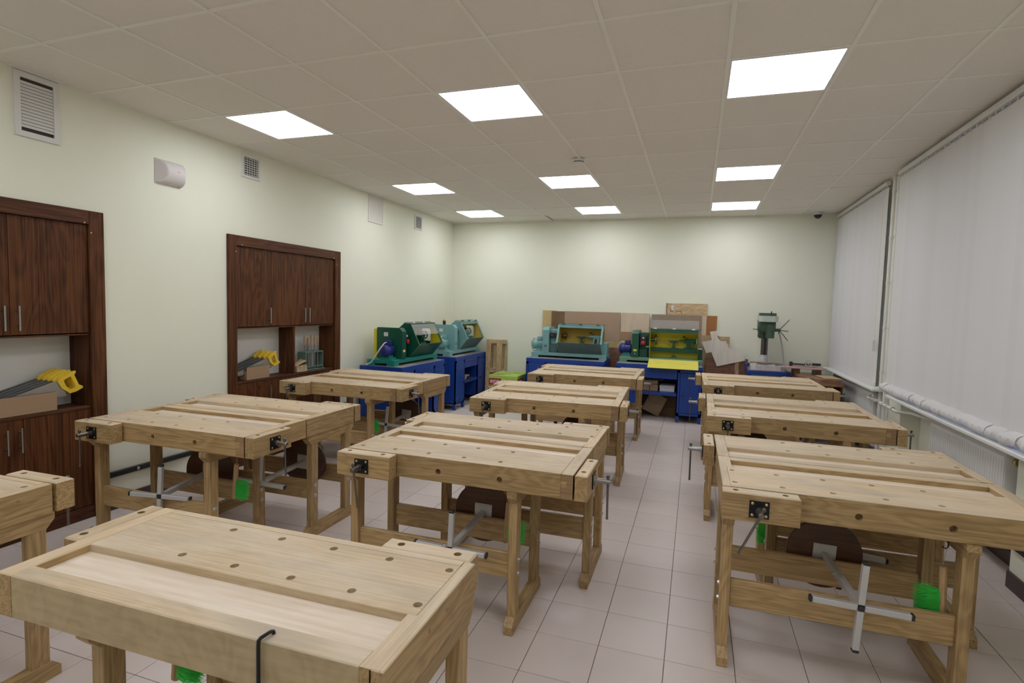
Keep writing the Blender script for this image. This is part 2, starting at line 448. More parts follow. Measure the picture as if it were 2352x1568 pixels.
# right wall: piers, lintels, radiator niches
WIN = {1: (6.75, 8.56), 2: (3.6, 5.90)}
NIC = {1: (6.45, 8.56), 2: (3.94, 5.89)}
ZS = .84; ZH = 2.72
for (y0, y1, z0, z1, xa) in ((YN, 3.6, 0, 3.2, XR), (3.6, 3.94, 0, ZS, XR), (5.90, 6.45, 0, 3.2, XR), (6.45, 6.75, ZS, 3.2, XR), (8.56, YB + .1, 0, 3.2, XR),
                         (3.6, 5.90, ZH, 3.2, XR), (6.75, 8.56, ZH, 3.2, XR), (3.94, 5.90, 0, ZS, NICHE_X), (6.45, 8.56, 0, ZS, NICHE_X)):
    struct(MB().box(xa, XR + .4, y0, y1, z0, z1).build('wall_right', 'wall_paint'), 'pale yellow window wall with radiator niches')
# baseboards and bumper rails
bb = MB(); bb.box(XL, XL + .014, CAB1[1], CAB2[0], 0, .1, .002)
struct(bb.build('baseboard_left', 'baseboard'))
bb = MB(); bb.box(XL, XL + .014, CAB2[1], YB, 0, .1, .002); struct(bb.build('baseboard_left', 'baseboard'))
bb = MB(); bb.box(XL, XR, YB - .014, YB, 0, .1, .002); struct(bb.build('baseboard_back', 'baseboard'))
bb = MB(); bb.box(XR - .014, XR, YN, NIC[2][0], 0, .1, .002).box(XR, NICHE_X, NIC[2][0], NIC[2][0] + .014, 0, .1).box(NICHE_X - .014, NICHE_X, NIC[2][0], NIC[2][1], 0, .1, .002).box(XR - .014, XR, 5.89, 6.45, 0, .1, .002)
struct(bb.build('baseboard_right', 'baseboard'))
def rail(name, label, x0, x1, xf, y0, y1, bolts, sx):
    r = struct(MB().box(x0, x1, y0, y1, .246, .288, .004).build(name, 'black_rubber'), label)
    for y in bolts: MB().lathe([(.012, 0), (.012, .004 * sx), (.005, .008 * sx)], 0, (xf, y, .267), 12).build('bolt', 'zinc', r, True)
rail('trim_1', 'black bumper strip bolted along the wall under the cabinets', XL, XL + .022, XL + .022, CAB1[1] + .005, CAB2[0] - .005, (2.99, 3.5), 1)
rail('trim_2', 'black bumper strip bolted to the window pier', XR - .022, XR, XR - .022, YN, NIC[2][0] - .03, (3.72, 3.2), -1)

# windows behind the blinds
for k in (1, 2):
    y0, y1 = WIN[k]
    wn = struct(bpy.data.objects.new('window_%d' % k, None), 'window hidden by vertical blinds'); COL.objects.link(wn)
    fr = MB(); xo = 2.06
    fr.box(xo, xo + .06, y0, y1, ZS, ZS + .07).box(xo, xo + .06, y0, y1, ZH - .07, ZH).box(xo, xo + .06, y0, y0 + .07, ZS, ZH).box(xo, xo + .06, y1 - .07, y1, ZS, ZH)
    for t in (.333, .667): fr.box(xo, xo + .06, y0 + (y1 - y0) * t - .05, y0 + (y1 - y0) * t + .05, ZS, ZH)
    fr.build('window_frame', 'white_paint', wn)
    for t in range(3):
        a = y0 + (y1 - y0) * t / 3 + .05; b = y0 + (y1 - y0) * (t + 1) / 3 - .05
        MB().box(xo + .025, xo + .031, a, b, ZS + .06, ZH - .06).build('pane', 'glass', wn)
    s0 = 6.30 if k == 1 else 3.3
    MB().box(1.685, 2.06, s0 - (.0 if k == 1 else 0), y1, ZS - .016, ZS + .012, .006).build('window_sill', 'white_paint', wn)

# ceiling: slab, hanging grid, lay-in tiles
CX0 = -3.5036; CY0 = 3.3045
ceil = struct(MB().box(XL - .3, XR + .4, YN - .1, YB + .1, 3.12, 3.2).build('ceiling', 'void_dark'), 'suspended tile ceiling in a white grid')
xs = [XL] + [CX0 + .6 * i for i in range(0, 9)] + [XR]
jmin = -9
ys = [YN] + [CY0 + .6 * j for j in range(jmin, 9)] + [YB]
lights = {}
for j in (-8, -4, 0, 4, 7):  # negative rows: unseen panels added to light the near end
    for i in (0, 3, 6): lights[(i, j)] = 1
tcache = {}
for a in range(len(xs) - 1):
    for b in range(len(ys) - 1):
        i, j = a - 1, b - 1 + jmin
        if (i, j) in lights: continue
        wx, wy = xs[a + 1] - xs[a] - .010, ys[b + 1] - ys[b] - .010
        if wy < .03: continue
        key = (round(wx, 3), round(wy, 3))
        if key not in tcache:
            t = MB().box(-wx / 2, wx / 2, -wy / 2, wy / 2, 0, .014, .002).build('ceiling_tile', 'ceiling_tile'); tcache[key] = t.data; bpy.data.objects.remove(t)
        o = bpy.data.objects.new('ceiling_tile', tcache[key]); COL.objects.link(o); o.parent = ceil
        o.location = ((xs[a] + xs[a + 1]) / 2, (ys[b] + ys[b + 1]) / 2, ZC + .004)
        o.rotation_euler = (random.uniform(-.002, .002), random.uniform(-.002, .002), 0)
        if (i, j) == (2, 8): o.location.z += .012; o.location.x += .02; o.rotation_euler = (0, .02, .01)
for x in xs[1:-1]: MB().box(x - .012, x + .012, YN, YB, ZC - .002, ZC + .03, .0015).build('grid_bar', 'ceiling_bar', ceil)
for y in ys[1:-1]: MB().box(XL, XR, y - .0115, y + .0115, ZC - .001, ZC + .03, .0015).build('grid_bar', 'ceiling_bar', ceil)
MB().box(XL, XL + .018, YN, YB, ZC - .002, ZC + .02).box(XR - .018, XR, YN, YB, ZC - .002, ZC + .02).box(XL, XR, YB - .018, YB, ZC - .0015, ZC + .02).build('edge_bar', 'ceiling_bar', ceil)

# ceiling light panels
row = {0: 'nearest', 4: 'middle', 7: 'farthest'}; cname = {0: 'left', 3: 'centre', 6: 'right'}
def lamp(i, j):
    x, y = CX0 + .6 * i + .3, CY0 + .6 * j + .3
    if j >= 0: lb = 'bright square ceiling light panel, %s one of the %s row' % (cname[i], row[j]); g = 'ceiling light panels'
    else: lb = 'unseen square ceiling light panel added for fill light'; g = 'unseen ceiling light panels added for fill light'
    t = thing('ceiling_light', lb, 'ceiling light', (x, y, ZC), 0, g)
    MB().ring([(-.288, -.288), (.288, -.288), (.288, .288), (-.288, .288)], [(-.278, -.278), (.278, -.278), (.278, .278), (-.278, .278)], -.002, .02, 2).build('frame', 'lamp_glow_rim', t)
    MB().box(-.279, .279, -.279, .279, .001, .015).build('diffuser', 'lamp_diffuser', t)
for (i, j) in lights: lamp(i, j)

# ------------------------------------------------------------------ workbenches
BL, BD, BZ, BH = 1.215, .515, .82, .12        # length, depth, top height, rail height
CAPW = .057; CAPL = .034; TRAY = (.305, .455); HR = .0125
def vise(parent, jaw, face, ax, tip_dir):
    """black plate, screw and swinging bar on a jaw; face = point on the jaw's outer face, tip_dir = outward unit"""
    f = Vector(face); d = Vector(tip_dir); u = Vector((0, 0, 1)); s = d.cross(u)
    def obox(mb, c, hs, hu, hd, b=0):
        vs = []
        for k in (-1, 1):
            for l in (-1, 1):
                for q in (-1, 1): vs.append(c + s * hs * k + u * hu * l + d * hd * q)
        mb.add(vs, [(0, 1, 3, 2), (4, 6, 7, 5), (0, 4, 5, 1), (2, 3, 7, 6), (0, 2, 6, 4), (1, 5, 7, 3)])
    mb = MB(); obox(mb, f + d * .003, .039, .036, .003); mb.build('mounting_plate', 'black_plate', jaw)
    for a in (-1, 1):
        for b in (-1, 1):
            p = f + d * .006 + s * a * .027 + u * b * .025
            MB().cyl(p, p + d * .0015, .0062, .0045, 10).build('screw_head', 'brass', jaw, True)
    mb = MB(); mb.cyl(f + d * .002, f + d * .022, .0165, .0155, 16); mb.cyl(f + d * .02, f + d * .082, .0125, n=16); mb.cyl(f + d * .082, f + d * .086, .0125, .010, 16)
    mb.build('vise_screw', 'steel_dark' if ax == 1 else 'steel', jaw, True)
    c = f + d * .070
    mb = MB(); mb.cyl((0, 0, .021), (0, 0, -.185), .0052, n=10); mb.lathe([(.004, .018), (.0085, .021), (.0085, .030), (.004, .034)], 2, (0, 0, 0), 10); mb.cyl((0, 0, -.183), (0, 0, -.190), .0062, n=10)
    h = mb.build('vise_handle', 'steel_dark', jaw, True); h.location = c
    if ax == 1: h.rotation_euler = (0, .12, 0)
    else: h.rotation_euler = (.06, 0, 0)

def make_bench():
    t = thing('workbench', '', 'workbench')
    zt, zb = BZ, BZ - BH
    hx = [.0535 + .196 * k for k in range(5)]
    holes = [(x, y) for y in (.066, .26) for x in hx if x > 0]
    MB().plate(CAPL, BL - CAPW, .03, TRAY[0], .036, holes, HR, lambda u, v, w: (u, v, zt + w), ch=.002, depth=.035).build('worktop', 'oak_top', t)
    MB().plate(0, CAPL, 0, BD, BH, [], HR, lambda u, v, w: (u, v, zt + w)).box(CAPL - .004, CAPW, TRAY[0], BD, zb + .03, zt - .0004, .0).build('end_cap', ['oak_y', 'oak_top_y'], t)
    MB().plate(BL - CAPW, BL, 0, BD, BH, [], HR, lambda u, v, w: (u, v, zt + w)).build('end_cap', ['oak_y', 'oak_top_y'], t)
    # front rail with two round holes, facing -y
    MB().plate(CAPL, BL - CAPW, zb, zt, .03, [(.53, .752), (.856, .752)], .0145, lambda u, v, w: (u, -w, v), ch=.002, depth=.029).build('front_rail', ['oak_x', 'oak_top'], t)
    # dovetail keyed into the right breadboard, end grain showing
    MB().box(BL - CAPW, BL, -.0006, .02, zb + .001, zt - .004, .0004).build('end_grain', 'oak_end', t)
    MB().box(BL - CAPW - .001, BL - CAPW + .026, -.0012, .02, zt - .062, zt - .034, .0003).build('dovetail', 'oak_x', t)
    MB().box(CAPW, BL - CAPW, TRAY[0] - .004, TRAY[1] + .004, zt - .034, zt - .024).build('tool_tray', 'plywood_tray', t)
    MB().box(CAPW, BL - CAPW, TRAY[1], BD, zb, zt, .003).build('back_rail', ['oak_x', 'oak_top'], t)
    MB().box(CAPW, BL - CAPW, TRAY[0] - .03, TRAY[0], zb + .02, zt - .036).build('tray_rail', 'oak_x', t)
    for (y, z, i) in ((.12, .765, 0), (.2, .765, 1), (.3, .765, 2)):
        MB().cyl((-.0004, y, z + .02), (-.0008, y, z + .02), .006, n=10).build('plug', 'oak_end', t)
    # front vise
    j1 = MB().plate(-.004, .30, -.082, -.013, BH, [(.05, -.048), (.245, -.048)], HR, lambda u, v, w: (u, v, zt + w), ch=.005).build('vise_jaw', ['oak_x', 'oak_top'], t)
    vise(t, j1, (.142, -.082, .757), 1, (0, -1, 0))
    MB().cyl((.06, -.02, .74), (.06, .03, .74), .009, n=10).cyl((.225, -.02, .74), (.225, .03, .74), .009, n=10).cyl((.142, -.02, .757), (.142, .03, .757), .011, n=10).build('guide_rod', 'steel_dark', j1)
    # tail vise
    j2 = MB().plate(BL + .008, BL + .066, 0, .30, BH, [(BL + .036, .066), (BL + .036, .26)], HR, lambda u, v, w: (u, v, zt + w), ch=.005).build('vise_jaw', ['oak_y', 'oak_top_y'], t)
    vise(t, j2, (BL + .066, .165, .757), 0, (1, 0, 0))
    MB().cyl((BL - .02, .07, .74), (BL + .02, .07, .74), .009, n=10).cyl((BL - .02, .25, .74), (BL + .02, .25, .74), .009, n=10).build('guide_rod', 'steel_dark', j2)
    # leg frames
    for fx, out in ((.010, -1), (.902, 1)):
        x0, x1 = fx, fx + .044
        MB().prism([(-.022, 0), (-.022, .042), (.012, .075), (.462, .075), (.495, .042), (.495, 0)], x0, x1, 0).build('foot_runner', 'oak_y', t)
        MB().prism([(-.012, zb), (-.012, zb - .028), (.018, zb - .062), (.46, zb - .062), (.49, zb - .028), (.49, zb)], x0 - .002, x1 + .002, 0).build('cleat', 'oak_y', t)
        for y0, y1 in ((.018, .083), (.388, .453)):
            lg = MB().box(x0, x1, y0, y1, .072, zb - .058, .003).build('leg', 'oak_z', t)
            xo = x1 if out > 0 else x0
            for z in (.283, .352):
                MB().cyl((xo, (y0 + y1) / 2, z), (xo + out * .002, (y0 + y1) / 2, z), .0135, n=14).cyl((xo + out * .002, (y0 + y1) / 2, z), (xo + out * .009, (y0 + y1) / 2, z), .0085, n=6).build('bolt', 'zinc', lg)
    for o in t.children:                           # upward faces take the paler worktop wood, other faces the darker oak
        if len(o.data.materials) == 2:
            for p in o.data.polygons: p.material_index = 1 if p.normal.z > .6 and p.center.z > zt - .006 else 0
    for y0 in (.036, .408): MB().box(.054, .902, y0, y0 + .026, .256, .382, .003).build('stretcher', 'oak_x', t)
    return t
bench0 = make_bench()
used = [False]
def place_bench(x, y, yaw, label, flip=False, tilt=None):
    """x, y = front left corner of the worktop as the worker sees it"""
    if not used[0]: b = bench0; used[0] = True
    else: b = copy_tree(bench0)
    b.location = (x, y, 0); b.rotation_euler = (0, 0, yaw + (PI if flip else 0))
    tag(b, label, 'workbench', 'wooden workbenches')
    for ch in b.children:
        for h in ch.children:
            if h.name.startswith('vise_handle'):
                if tilt is not None and ch.name.startswith('vise_jaw') and abs(h.rotation_euler[1]) > 0: h.rotation_euler = (0, tilt, 0)
                elif abs(h.rotation_euler[1]) > 0: h.rotation_euler = (0, random.uniform(-.1, .25), 0)
                else: h.rotation_euler = (random.uniform(-.05, .15), 0, 0)
    return b
SEAM = .012
def pair(x, y, yaw, lab_near, lab_far, tilt=None):
    near = place_bench(x, y, yaw, lab_near, False, tilt)
    c, s = math.cos(yaw), math.sin(yaw); dy = 2 * BD + SEAM
    fx, fy = x + c * BL - s * dy, y + s * BL + c * dy
    far = place_bench(fx, fy, yaw, lab_far, True)
    return near, far
D = math.radians
TAB = {}
TAB['M1'] = pair(-1.722, 2.416, D(0.35), 'workbench in the middle row behind the frontmost bench, vise toward the camera', 'workbench back to back behind the middle bench next to the frontmost one', tilt=-.13)
TAB['R1'] = pair(0.140, 2.553, D(0.45), 'large near workbench at right whose front vise bar swings out to the left', 'workbench back to back behind the large near bench at right', tilt=.42)
TAB['L1'] = pair(-3.578, 2.348, D(0.64), 'workbench beside the left dark cabinet, two vises toward the camera', 'workbench back to back behind the bench beside the left dark cabinet', tilt=.02)
TAB['L2'] = pair(-3.752, 4.272, D(-0.10), 'workbench standing in front of the cabinet that holds the file rack', 'workbench between the file rack cabinet bench and the dark green lathe', tilt=.0)
TAB['M2'] = pair(-1.768, 4.240, D(2.80), 'second workbench of the middle row, front vise toward the camera', 'workbench back to back behind the second bench of the middle row', tilt=.1)
TAB['M3'] = pair(-1.822, 6.063, D(0.70), 'last workbench pair of the middle row, the half facing the camera', 'workbench half closest to the teal lathe at the end wall', tilt=.1)
TAB['R2'] = pair(0.103, 4.325, D(-0.40), 'second workbench along the windows, front vise toward the camera', 'workbench back to back behind the second bench along the windows', tilt=.0)
TAB['R3'] = pair(0.093, 6.100, D(1.00), 'last workbench along the windows, the half facing the camera', 'workbench half closest to the drill press', tilt=.0)
front_bench = place_bench(-.594, 1.464, D(.95), 'frontmost workbench with its pale plywood tool tray toward the camera', True)
for ch in front_bench.children:
    if ch.name.startswith('back_rail'):
        ch.data = ch.data.copy(); ch.data.materials[0] = M['plywood_face']
    if ch.name.startswith('vise_jaw') and any(abs(h.rotation_euler[1]) > 0 for h in ch.children if h.name.startswith('vise_handle')): ch.location = (.022, .0115, 0)   # closed vise
left_bench = place_bench(-2.452, 1.46, D(1.5), 'workbench cut off at the left edge of the picture', True)
# bent hex key hooked over the frontmost bench
hk = MB().tube([(0, .03, -.004), (0, .028, .006), (0, .02, .0095), (0, -.006, .0095), (0, -.0125, .006), (0, -.0135, -.006), (0, -.0135, -.21)], .0046, 6).build('hex_key', 'black_plate', None, True)
hk.location = (-.895, .946, BZ); hk.rotation_euler = (0, 0, D(-6))
tag(hk, 'black bent rod hooked over the rear edge of the frontmost workbench', 'hook')

# ------------------------------------------------------------------ stools lying under the benches
def make_stool():
    t = thing('stool', '', 'stool')
    MB().lathe([(.168, 0), (.172, .003), (.172, .015), (.168, .018)], 2, (0, 0, .510), 40).build('seat', 'seat_wood', t, True)
    pl = MB().box(-.052, .052, -.052, .052, .505, .510, .001).build('mounting_plate', 'alu_paint', t)
    for a in (-1, 1):
        for b in (-1, 1): MB().lathe([(.006, 0), (.006, -.002), (.003, -.003)], 2, (a * .037, b * .037, .505), 8).build('screw_head', 'zinc', pl)
    cl = MB().box(-.014, .014, -.014, .014, .006, .507, .0025).build('column', 'alu_paint', t)
    MB().cyl((.0135, 0, .30), (.02, 0, .30), .006, n=6).cyl((-.0135, 0, .30), (-.02, 0, .30), .006, n=6).build('bolt', 'zinc', cl)
    for k in range(4):
        ar = MB().box(.0135, .180, -.0125, .0125, -.004, .021, .0025).build('foot_arm', 'alu_paint', t); ar.rotation_euler = (0, 0, k * PI / 2)
        MB().box(.180, .192, -.0128, .0128, -.0043, .0213, .003).build('end_cap', 'black_plastic', ar)
    MB().box(-.0105, .0105, -.0105, .0105, -.0045, .004).build('hub_plug', 'black_plastic', t)
    return t
stool0 = make_stool(); sused = [False]
def place_stool(x, y, z, yaw, spin, label, pitch=0.0):
    s = stool0 if not sused[0] else copy_tree(stool0); sused[0] = True
    Rm = Matrix.Rotation(yaw, 4, 'Z') @ Matrix.Rotation(-PI / 2 + pitch, 4, 'X') @ Matrix.Rotation(spin, 4, 'Z')
    s.matrix_world = Matrix.Translation((x, y, z)) @ Rm
    tag(s, label, 'stool', 'round stools stored under the benches'); return s
ZS_ = .3965
place_stool(.684, 2.497, ZS_, D(4), D(3), 'round brown stool lying under the large near bench at right')
place_stool(-1.092, 2.357, ZS_, D(3), D(2), 'round brown stool lying under the middle bench behind the frontmost one')
place_stool(-2.998, 2.350, ZS_, D(16), D(3), 'round brown stool under the bench beside the left dark cabinet')
place_stool(-2.648, 2.765, ZS_, D(7), D(4), 'round brown stool under the far half of the bench pair beside the left cabinet')
place_stool(.748, 3.06, ZS_, D(0), D(4), 'stool behind the round stool of the large near bench at right')
place_stool(-2.845, 4.61, ZS_, D(7), D(5), 'round stool under the bench in front of the dark green lathe')
place_stool(-1.148, 4.585, ZS_, D(-12), D(4), 'round stool under the second bench of the middle row')
place_stool(.475, 4.70, ZS_, D(0), D(3), 'round stool under the second bench along the windows')

# ------------------------------------------------------------------ green hand brushes hanging inside the bench frames
def make_brush():
    t = thing('hand_brush', '', 'brush')
    MB().lathe([(.008, 0), (.014, -.004), (.015, -.05), (.0145, -.215), (.010, -.22)], 2, (0, 0, 0), 14).build('handle', 'tool_handle', t, True)
    rnd = random.Random(3); mb = MB()
    for k in range(520):
        z = -.105 - rnd.random() * .10; y = rnd.uniform(-.010, .010)
        L = .075 + rnd.random() * .025; dz = rnd.gauss(0, .012); dy = rnd.gauss(0, .009); r = .0011
        p = Vector((-.008, y, z)); q = Vector((-.012 - L, y + dy, z + dz)); mid = (p + q) / 2 + Vector((0, rnd.gauss(0, .004), rnd.gauss(0, .005)))
        mb.add([p + Vector((0, r, 0)), p + Vector((0, -r, r)), p + Vector((0, 0, -r)), mid + Vector((0, r, 0)), mid + Vector((0, -r, r)), mid + Vector((0, 0, -r)), q],
               [(0, 1, 4, 3), (1, 2, 5, 4), (2, 0, 3, 5), (3, 4, 6), (4, 5, 6), (5, 3, 6)])
    br = mb.build('bristles', 'bristle_green', t); br['kind'] = 'stuff'
    MB().tube([(0, 0, -.004), (.006, 0, .05), (.012, 0, .085), (.006, 0, .087), (-.003, 0, .05), (-.002, 0, -.004)], .0011, 5).build('hanging_string', 'string_tan', t)
    return t
brush0 = make_brush(); bused = [False]
def place_brush(x, y, z, rz, label):
    b = brush0 if not bused[0] else copy_tree(brush0); bused[0] = True
    b.location = (x, y, z); b.rotation_euler = (D(2), D(-3), rz); tag(b, label, 'brush', 'green hand brushes')
    h = MB().tube([(0, 0, .12), (0, 0, .085), (-.003, 0, .076), (-.012, 0, .073), (-.020, 0, .080)], .003, 6).build('hook', 'black_plate', None, True)
    h.location = (x + .012, y, z); tag(h, 'small black hook carrying the ' + label, 'hook', 'brush hooks')
place_brush(1.008, 2.655, .563, 0, 'green brush hanging under the large near bench at right')
place_brush(.475, 3.42, .45, 0, 'green brush seen below the front vise at right')
place_brush(-2.66, 2.60, .57, PI, 'green brush under the bench beside the left cabinet')
place_brush(-.895, 2.66, .56, PI, 'green brush behind the leg of the middle bench')
place_brush(-1.475, 1.22, .62, PI, 'green brush below the frontmost workbench')
place_brush(-2.925, 4.47, .56, PI, 'green brush under the bench near the dark green lathe')

# ------------------------------------------------------------------ built-in wall cabinets
def bar_handle(parent, x, y, z0, z1):
    MB().cyl((x + .032, y, z0), (x + .032, y, z1), .006, n=10).cyl((x, y, z0 + .03), (x + .032, y, z0 + .03), .004, n=8).cyl((x, y, z1 - .03), (x + .032, y, z1 - .03), .004, n=8).build('handle', 'chrome', parent, True)
def wall_cabinet(y0, y1, label, splits_up, splits_low, hand_up, hand_low, divider):
    t = thing('wall_cabinet', label, 'cabinet', (XL, y0, 0), 0, 'built-in wall cabinets')
    Wd = y1 - y0; fw = .10; xf = .022
    # frame
    MB().box(0, xf, 0, fw, 0, CTOP, .003).build('frame_stile', 'walnut_z', t)
    MB().box(0, xf, Wd - fw, Wd, 0, CTOP, .003).build('frame_stile', 'walnut_z', t)
    MB().box(0, xf, fw, Wd - fw, CTOP - .095, CTOP, .003).build('frame_top', 'walnut_y', t)
    MB().box(-.03, .012, fw, Wd - fw, 0, .085, .002).build('plinth', 'walnut_y', t)
    for (yy, zz) in ((fw - .012, CTOP - .15), (fw + .06, CTOP - .085), (Wd - fw + .012, CTOP - .15), (Wd - fw - .03, CTOP - .085), (fw - .012, 1.62), (Wd - fw + .012, 1.62), (Wd - fw + .012, 1.1)):
        MB().lathe([(.0042, 0), (.0042, .002)], 0, (xf, yy, zz), 8).build('screw_cap', 'white_plastic' if zz > 2 else 'walnut_y', t)
    # carcass
    a, b = .04, Wd - .04; xb = -.205
    MB().box(xb, -.004, a, fw + .004, .0, CTOP - .04).build('side_panel', 'walnut_z', t)
    MB().box(xb, -.004, Wd - fw - .004, b, .0, CTOP - .04).build('side_panel', 'walnut_z', t)
    MB().box(xb - .012, xb, a, b, .0, CTOP - .04).build('back_panel', 'white_plastic', t)
    MB().box(xb, .004, fw + .004, Wd - fw - .004, .786, .806, .002).build('shelf', 'walnut_y', t)
    MB().box(xb, .0, fw + .004, Wd - fw - .004, 1.306, 1.326, .002).build('shelf', 'walnut_y', t)
    if divider: MB().box(xb, -.006, divider, divider + .022, .806, 1.306, .002).build('divider', 'walnut_z', t)
    def doors(splits, z0, z1, hands, hz):
        for k in range(len(splits) - 1):
            d = MB().box(-.018, 0, splits[k] + .0015, splits[k + 1] - .0015, z0, z1, .0015).build('door', 'walnut_z', t)
            for h in hands:
                if splits[k] < h < splits[k + 1]: bar_handle(d, 0, h, *hz)
    doors(splits_up, 1.315, CTOP - .098, hand_up, (1.352, 1.508))
    doors(splits_low, .088, .784, hand_low, (.575, .735))
    return t
W_ = 1.64; fw = .10
c2 = wall_cabinet(CAB2[0], CAB2[1], 'dark walnut built-in cabinet holding the file rack and saws', [fw, .55, 1.048, W_ - fw], [fw, .55, 1.048, W_ - fw], (.51, 1.015, 1.085), (.51, 1.015, 1.085), .875)
c1 = wall_cabinet(CAB1[0], CAB1[1], 'dark walnut built-in cabinet at the left edge of the picture', [fw, .58, 1.078, W_ + .005 - fw], [fw, .58, 1.13, W_ + .005 - fw], (.54, 1.035, 1.112), (.54, 1.03, 1.105), None)
# saws
def saw_shape():
    outer = [(0, .085), (.02, .10), (.09, .118), (.125, .118), (.12, .105), (.108, .095), (.118, .02), (.14, .0), (.137, -.012), (.09, -.022), (.05, -.02), (.012, .03)]
    inner = [(.034, .075), (.04, .082), (.07, .09), (.083, .09), (.086, .084), (.088, .075), (.094, .022), (.092, .012), (.088, .006), (.07, .002), (.058, .004), (.040, .035)]
    return outer, inner
def make_saw():
    t = thing('hand_saw', '', 'saw'); o, i = saw_shape()
    MB().ring([(a, b) for a, b in o], [(a, b) for a, b in i], -.011, .011, 0).build('handle', 'saw_yellow', t)
    # blade lies in the same plane, reaching back from the handle
    MB().prism([(.03, .092), (-.40, .075), (-.40, .035), (.03, -.03)], -.0009, .0009, 0).build('blade', 'saw_steel', t)
    MB().ring([(.085, .092), (.108, .092), (.116, .03), (.105, .008), (.09, .006)], [(.0852, .088), (.0853, .086), (.0932, .024), (.0925, .015), (.0885, .0075)], -.0118, .0118, 0).build('grip', 'black_plastic', t)
    for (a, b) in ((.018, .075), (.022, .045), (.06, -.008)): MB().cyl((-.0125, a, b), (.0125, a, b), .0035, n=8).build('rivet', 'zinc', t)
    return t
saw0 = make_saw(); sawused = [False]
def place_saw(x, y, z, rx, label, grip=True):
    s = saw0 if not sawused[0] else copy_tree(saw0); sawused[0] = True
    s.location = (x, y, z); s.rotation_euler = (rx, 0, 0); tag(s, label, 'saw', 'yellow handled saws')
    for ch in list(s.children):
        if ch.name.startswith('grip') and not grip: ch.data = ch.data.copy(); ch.data.materials[0] = M['saw_yellow']
    return s
def carton(name, label, x, y, z, wx, wy, h, hb=None):
    """open box: four walls and a floor, front wall may be higher"""
    t = thing(name, label, 'box', (x, y, z)); hb = hb or h; e = .004
    MB().box(0, wx, 0, wy, 0, e).build('bottom', 'cardboard', t)
    MB().box(wx - e, wx, 0, wy, 0, h).build('front_wall', 'cardboard', t); MB().box(0, e, 0, wy, 0, hb).build('back_wall', 'cardboard', t)
    MB().box(e, wx - e, 0, e, 0, h * .72).build('side_wall', 'cardboard', t); MB().box(e, wx - e, wy - e, wy, 0, h * .72).build('side_wall', 'cardboard', t)
    return t
ZSH = .806
carton('saw_box', 'brown cardboard box of saws in the left cabinet', XL - .185, 2.08, ZSH, .18, .38, .125)
nm = ('frontmost', 'second', 'third', 'fourth', 'rearmost')
for k in range(5): place_saw(XL - .025 - .031 * k, 2.495 - .012 * k, ZSH + .110 + .004 * k, D(14), 'yellow handled saw, %s of five in the left cabinet' % nm[k], False)
carton('saw_box', 'brown cardboard box of saws in the file rack cabinet', XL - .185, 4.095, ZSH, .18, .29, .125)
nm = ('frontmost', 'second', 'third', 'rearmost')
for k in range(4):
    s_ = place_saw(XL - .03 - .042 * k, 4.41 - .02 * k, ZSH + .112 + .004 * k, D(14), 'black and yellow saw, %s of four in the file rack cabinet' % nm[k])
# file rack
fr = thing('file_rack', 'green metal rack standing in the walnut cabinet', 'rack', (XL - .15, 4.965, ZSH))
MB().box(0, .11, 0, .012, 0, .21, .002).build('side_plate', 'rack_green', fr); MB().box(0, .11, .288, .30, 0, .21, .002).build('side_plate', 'rack_green', fr)
MB().box(-.01, .12, -.015, .315, 0, .012, .002).build('base_plate', 'rack_green', fr)
MB().box(.095, .11, .012, .288, .032, .048, .002).build('lower_bar', 'rack_green', fr)
MB().box(0, .11, .012, .288, .196, .21, .002).build('upper_bar', 'rack_green', fr)
fp = [(.045, .055), (.075, .09), (.04, .115), (.07, .14), (.045, .168), (.075, .195), (.045, .225), (.07, .25)]
nm = ('first', 'second', 'third', 'fourth', 'fifth', 'sixth', 'seventh', 'eighth')
for k, (dx, dy) in enumerate(fp):
    f_ = thing('file', 'wooden handled file, %s from the left in the green rack' % nm[k], 'file', (XL - .15 + dx, 4.965 + dy, ZSH + .012), 0, 'files in the rack')
    hh = .26 + random.uniform(-.012, .02)
    MB().box(-.004, .004, -.010, .010, 0, hh, .002).build('blade', 'saw_steel', f_)
    MB().lathe([(.005, 0), (.008, .010), (.0075, .03), (.0095, .075), (.006, .098)], 2, (0, 0, hh), 10).build('handle', 'tool_handle', f_, True)
bx = thing('stick_box', 'small pine box holding wooden sticks beside the file rack', 'box', (XL - .12, 4.785, ZSH))
MB().box(0, .115, 0, .16, 0, .006).build('bottom', 'pine_x', bx); MB().box(.105, .115, 0, .16, 0, .075).build('front_board', 'pine_x', bx); MB().box(0, .01, 0, .16, 0, .075).build('back_board', 'pine_x', bx)
MB().box(.01, .105, 0, .01, 0, .075).build('end_board', 'pine_x', bx); MB().box(.01, .105, .15, .16, 0, .075).build('end_board', 'pine_x', bx)
for k in range(4):
    st = MB().box(-.008, .008, -.10, .11, -.006, .006, .002).build('wooden_stick', 'pine_x'); st.location = (XL - .045 - .02 * k, 4.872 + .006 * k, ZSH + .088 + .004 * (k % 2)); st.rotation_euler = (D(16 + 3 * k), 0, 0)
    tag(st, 'wooden stick in the small pine box, %s' % ('front one', 'second', 'third', 'rear one')[k], 'stick', 'sticks in the pine box')
so = box('socket', 'black_plastic', None, XL, XL + .03, 5.56, 5.62, .30, .36, .004)
tag(so, 'dark wall socket low beside the file rack cabinet', 'socket')

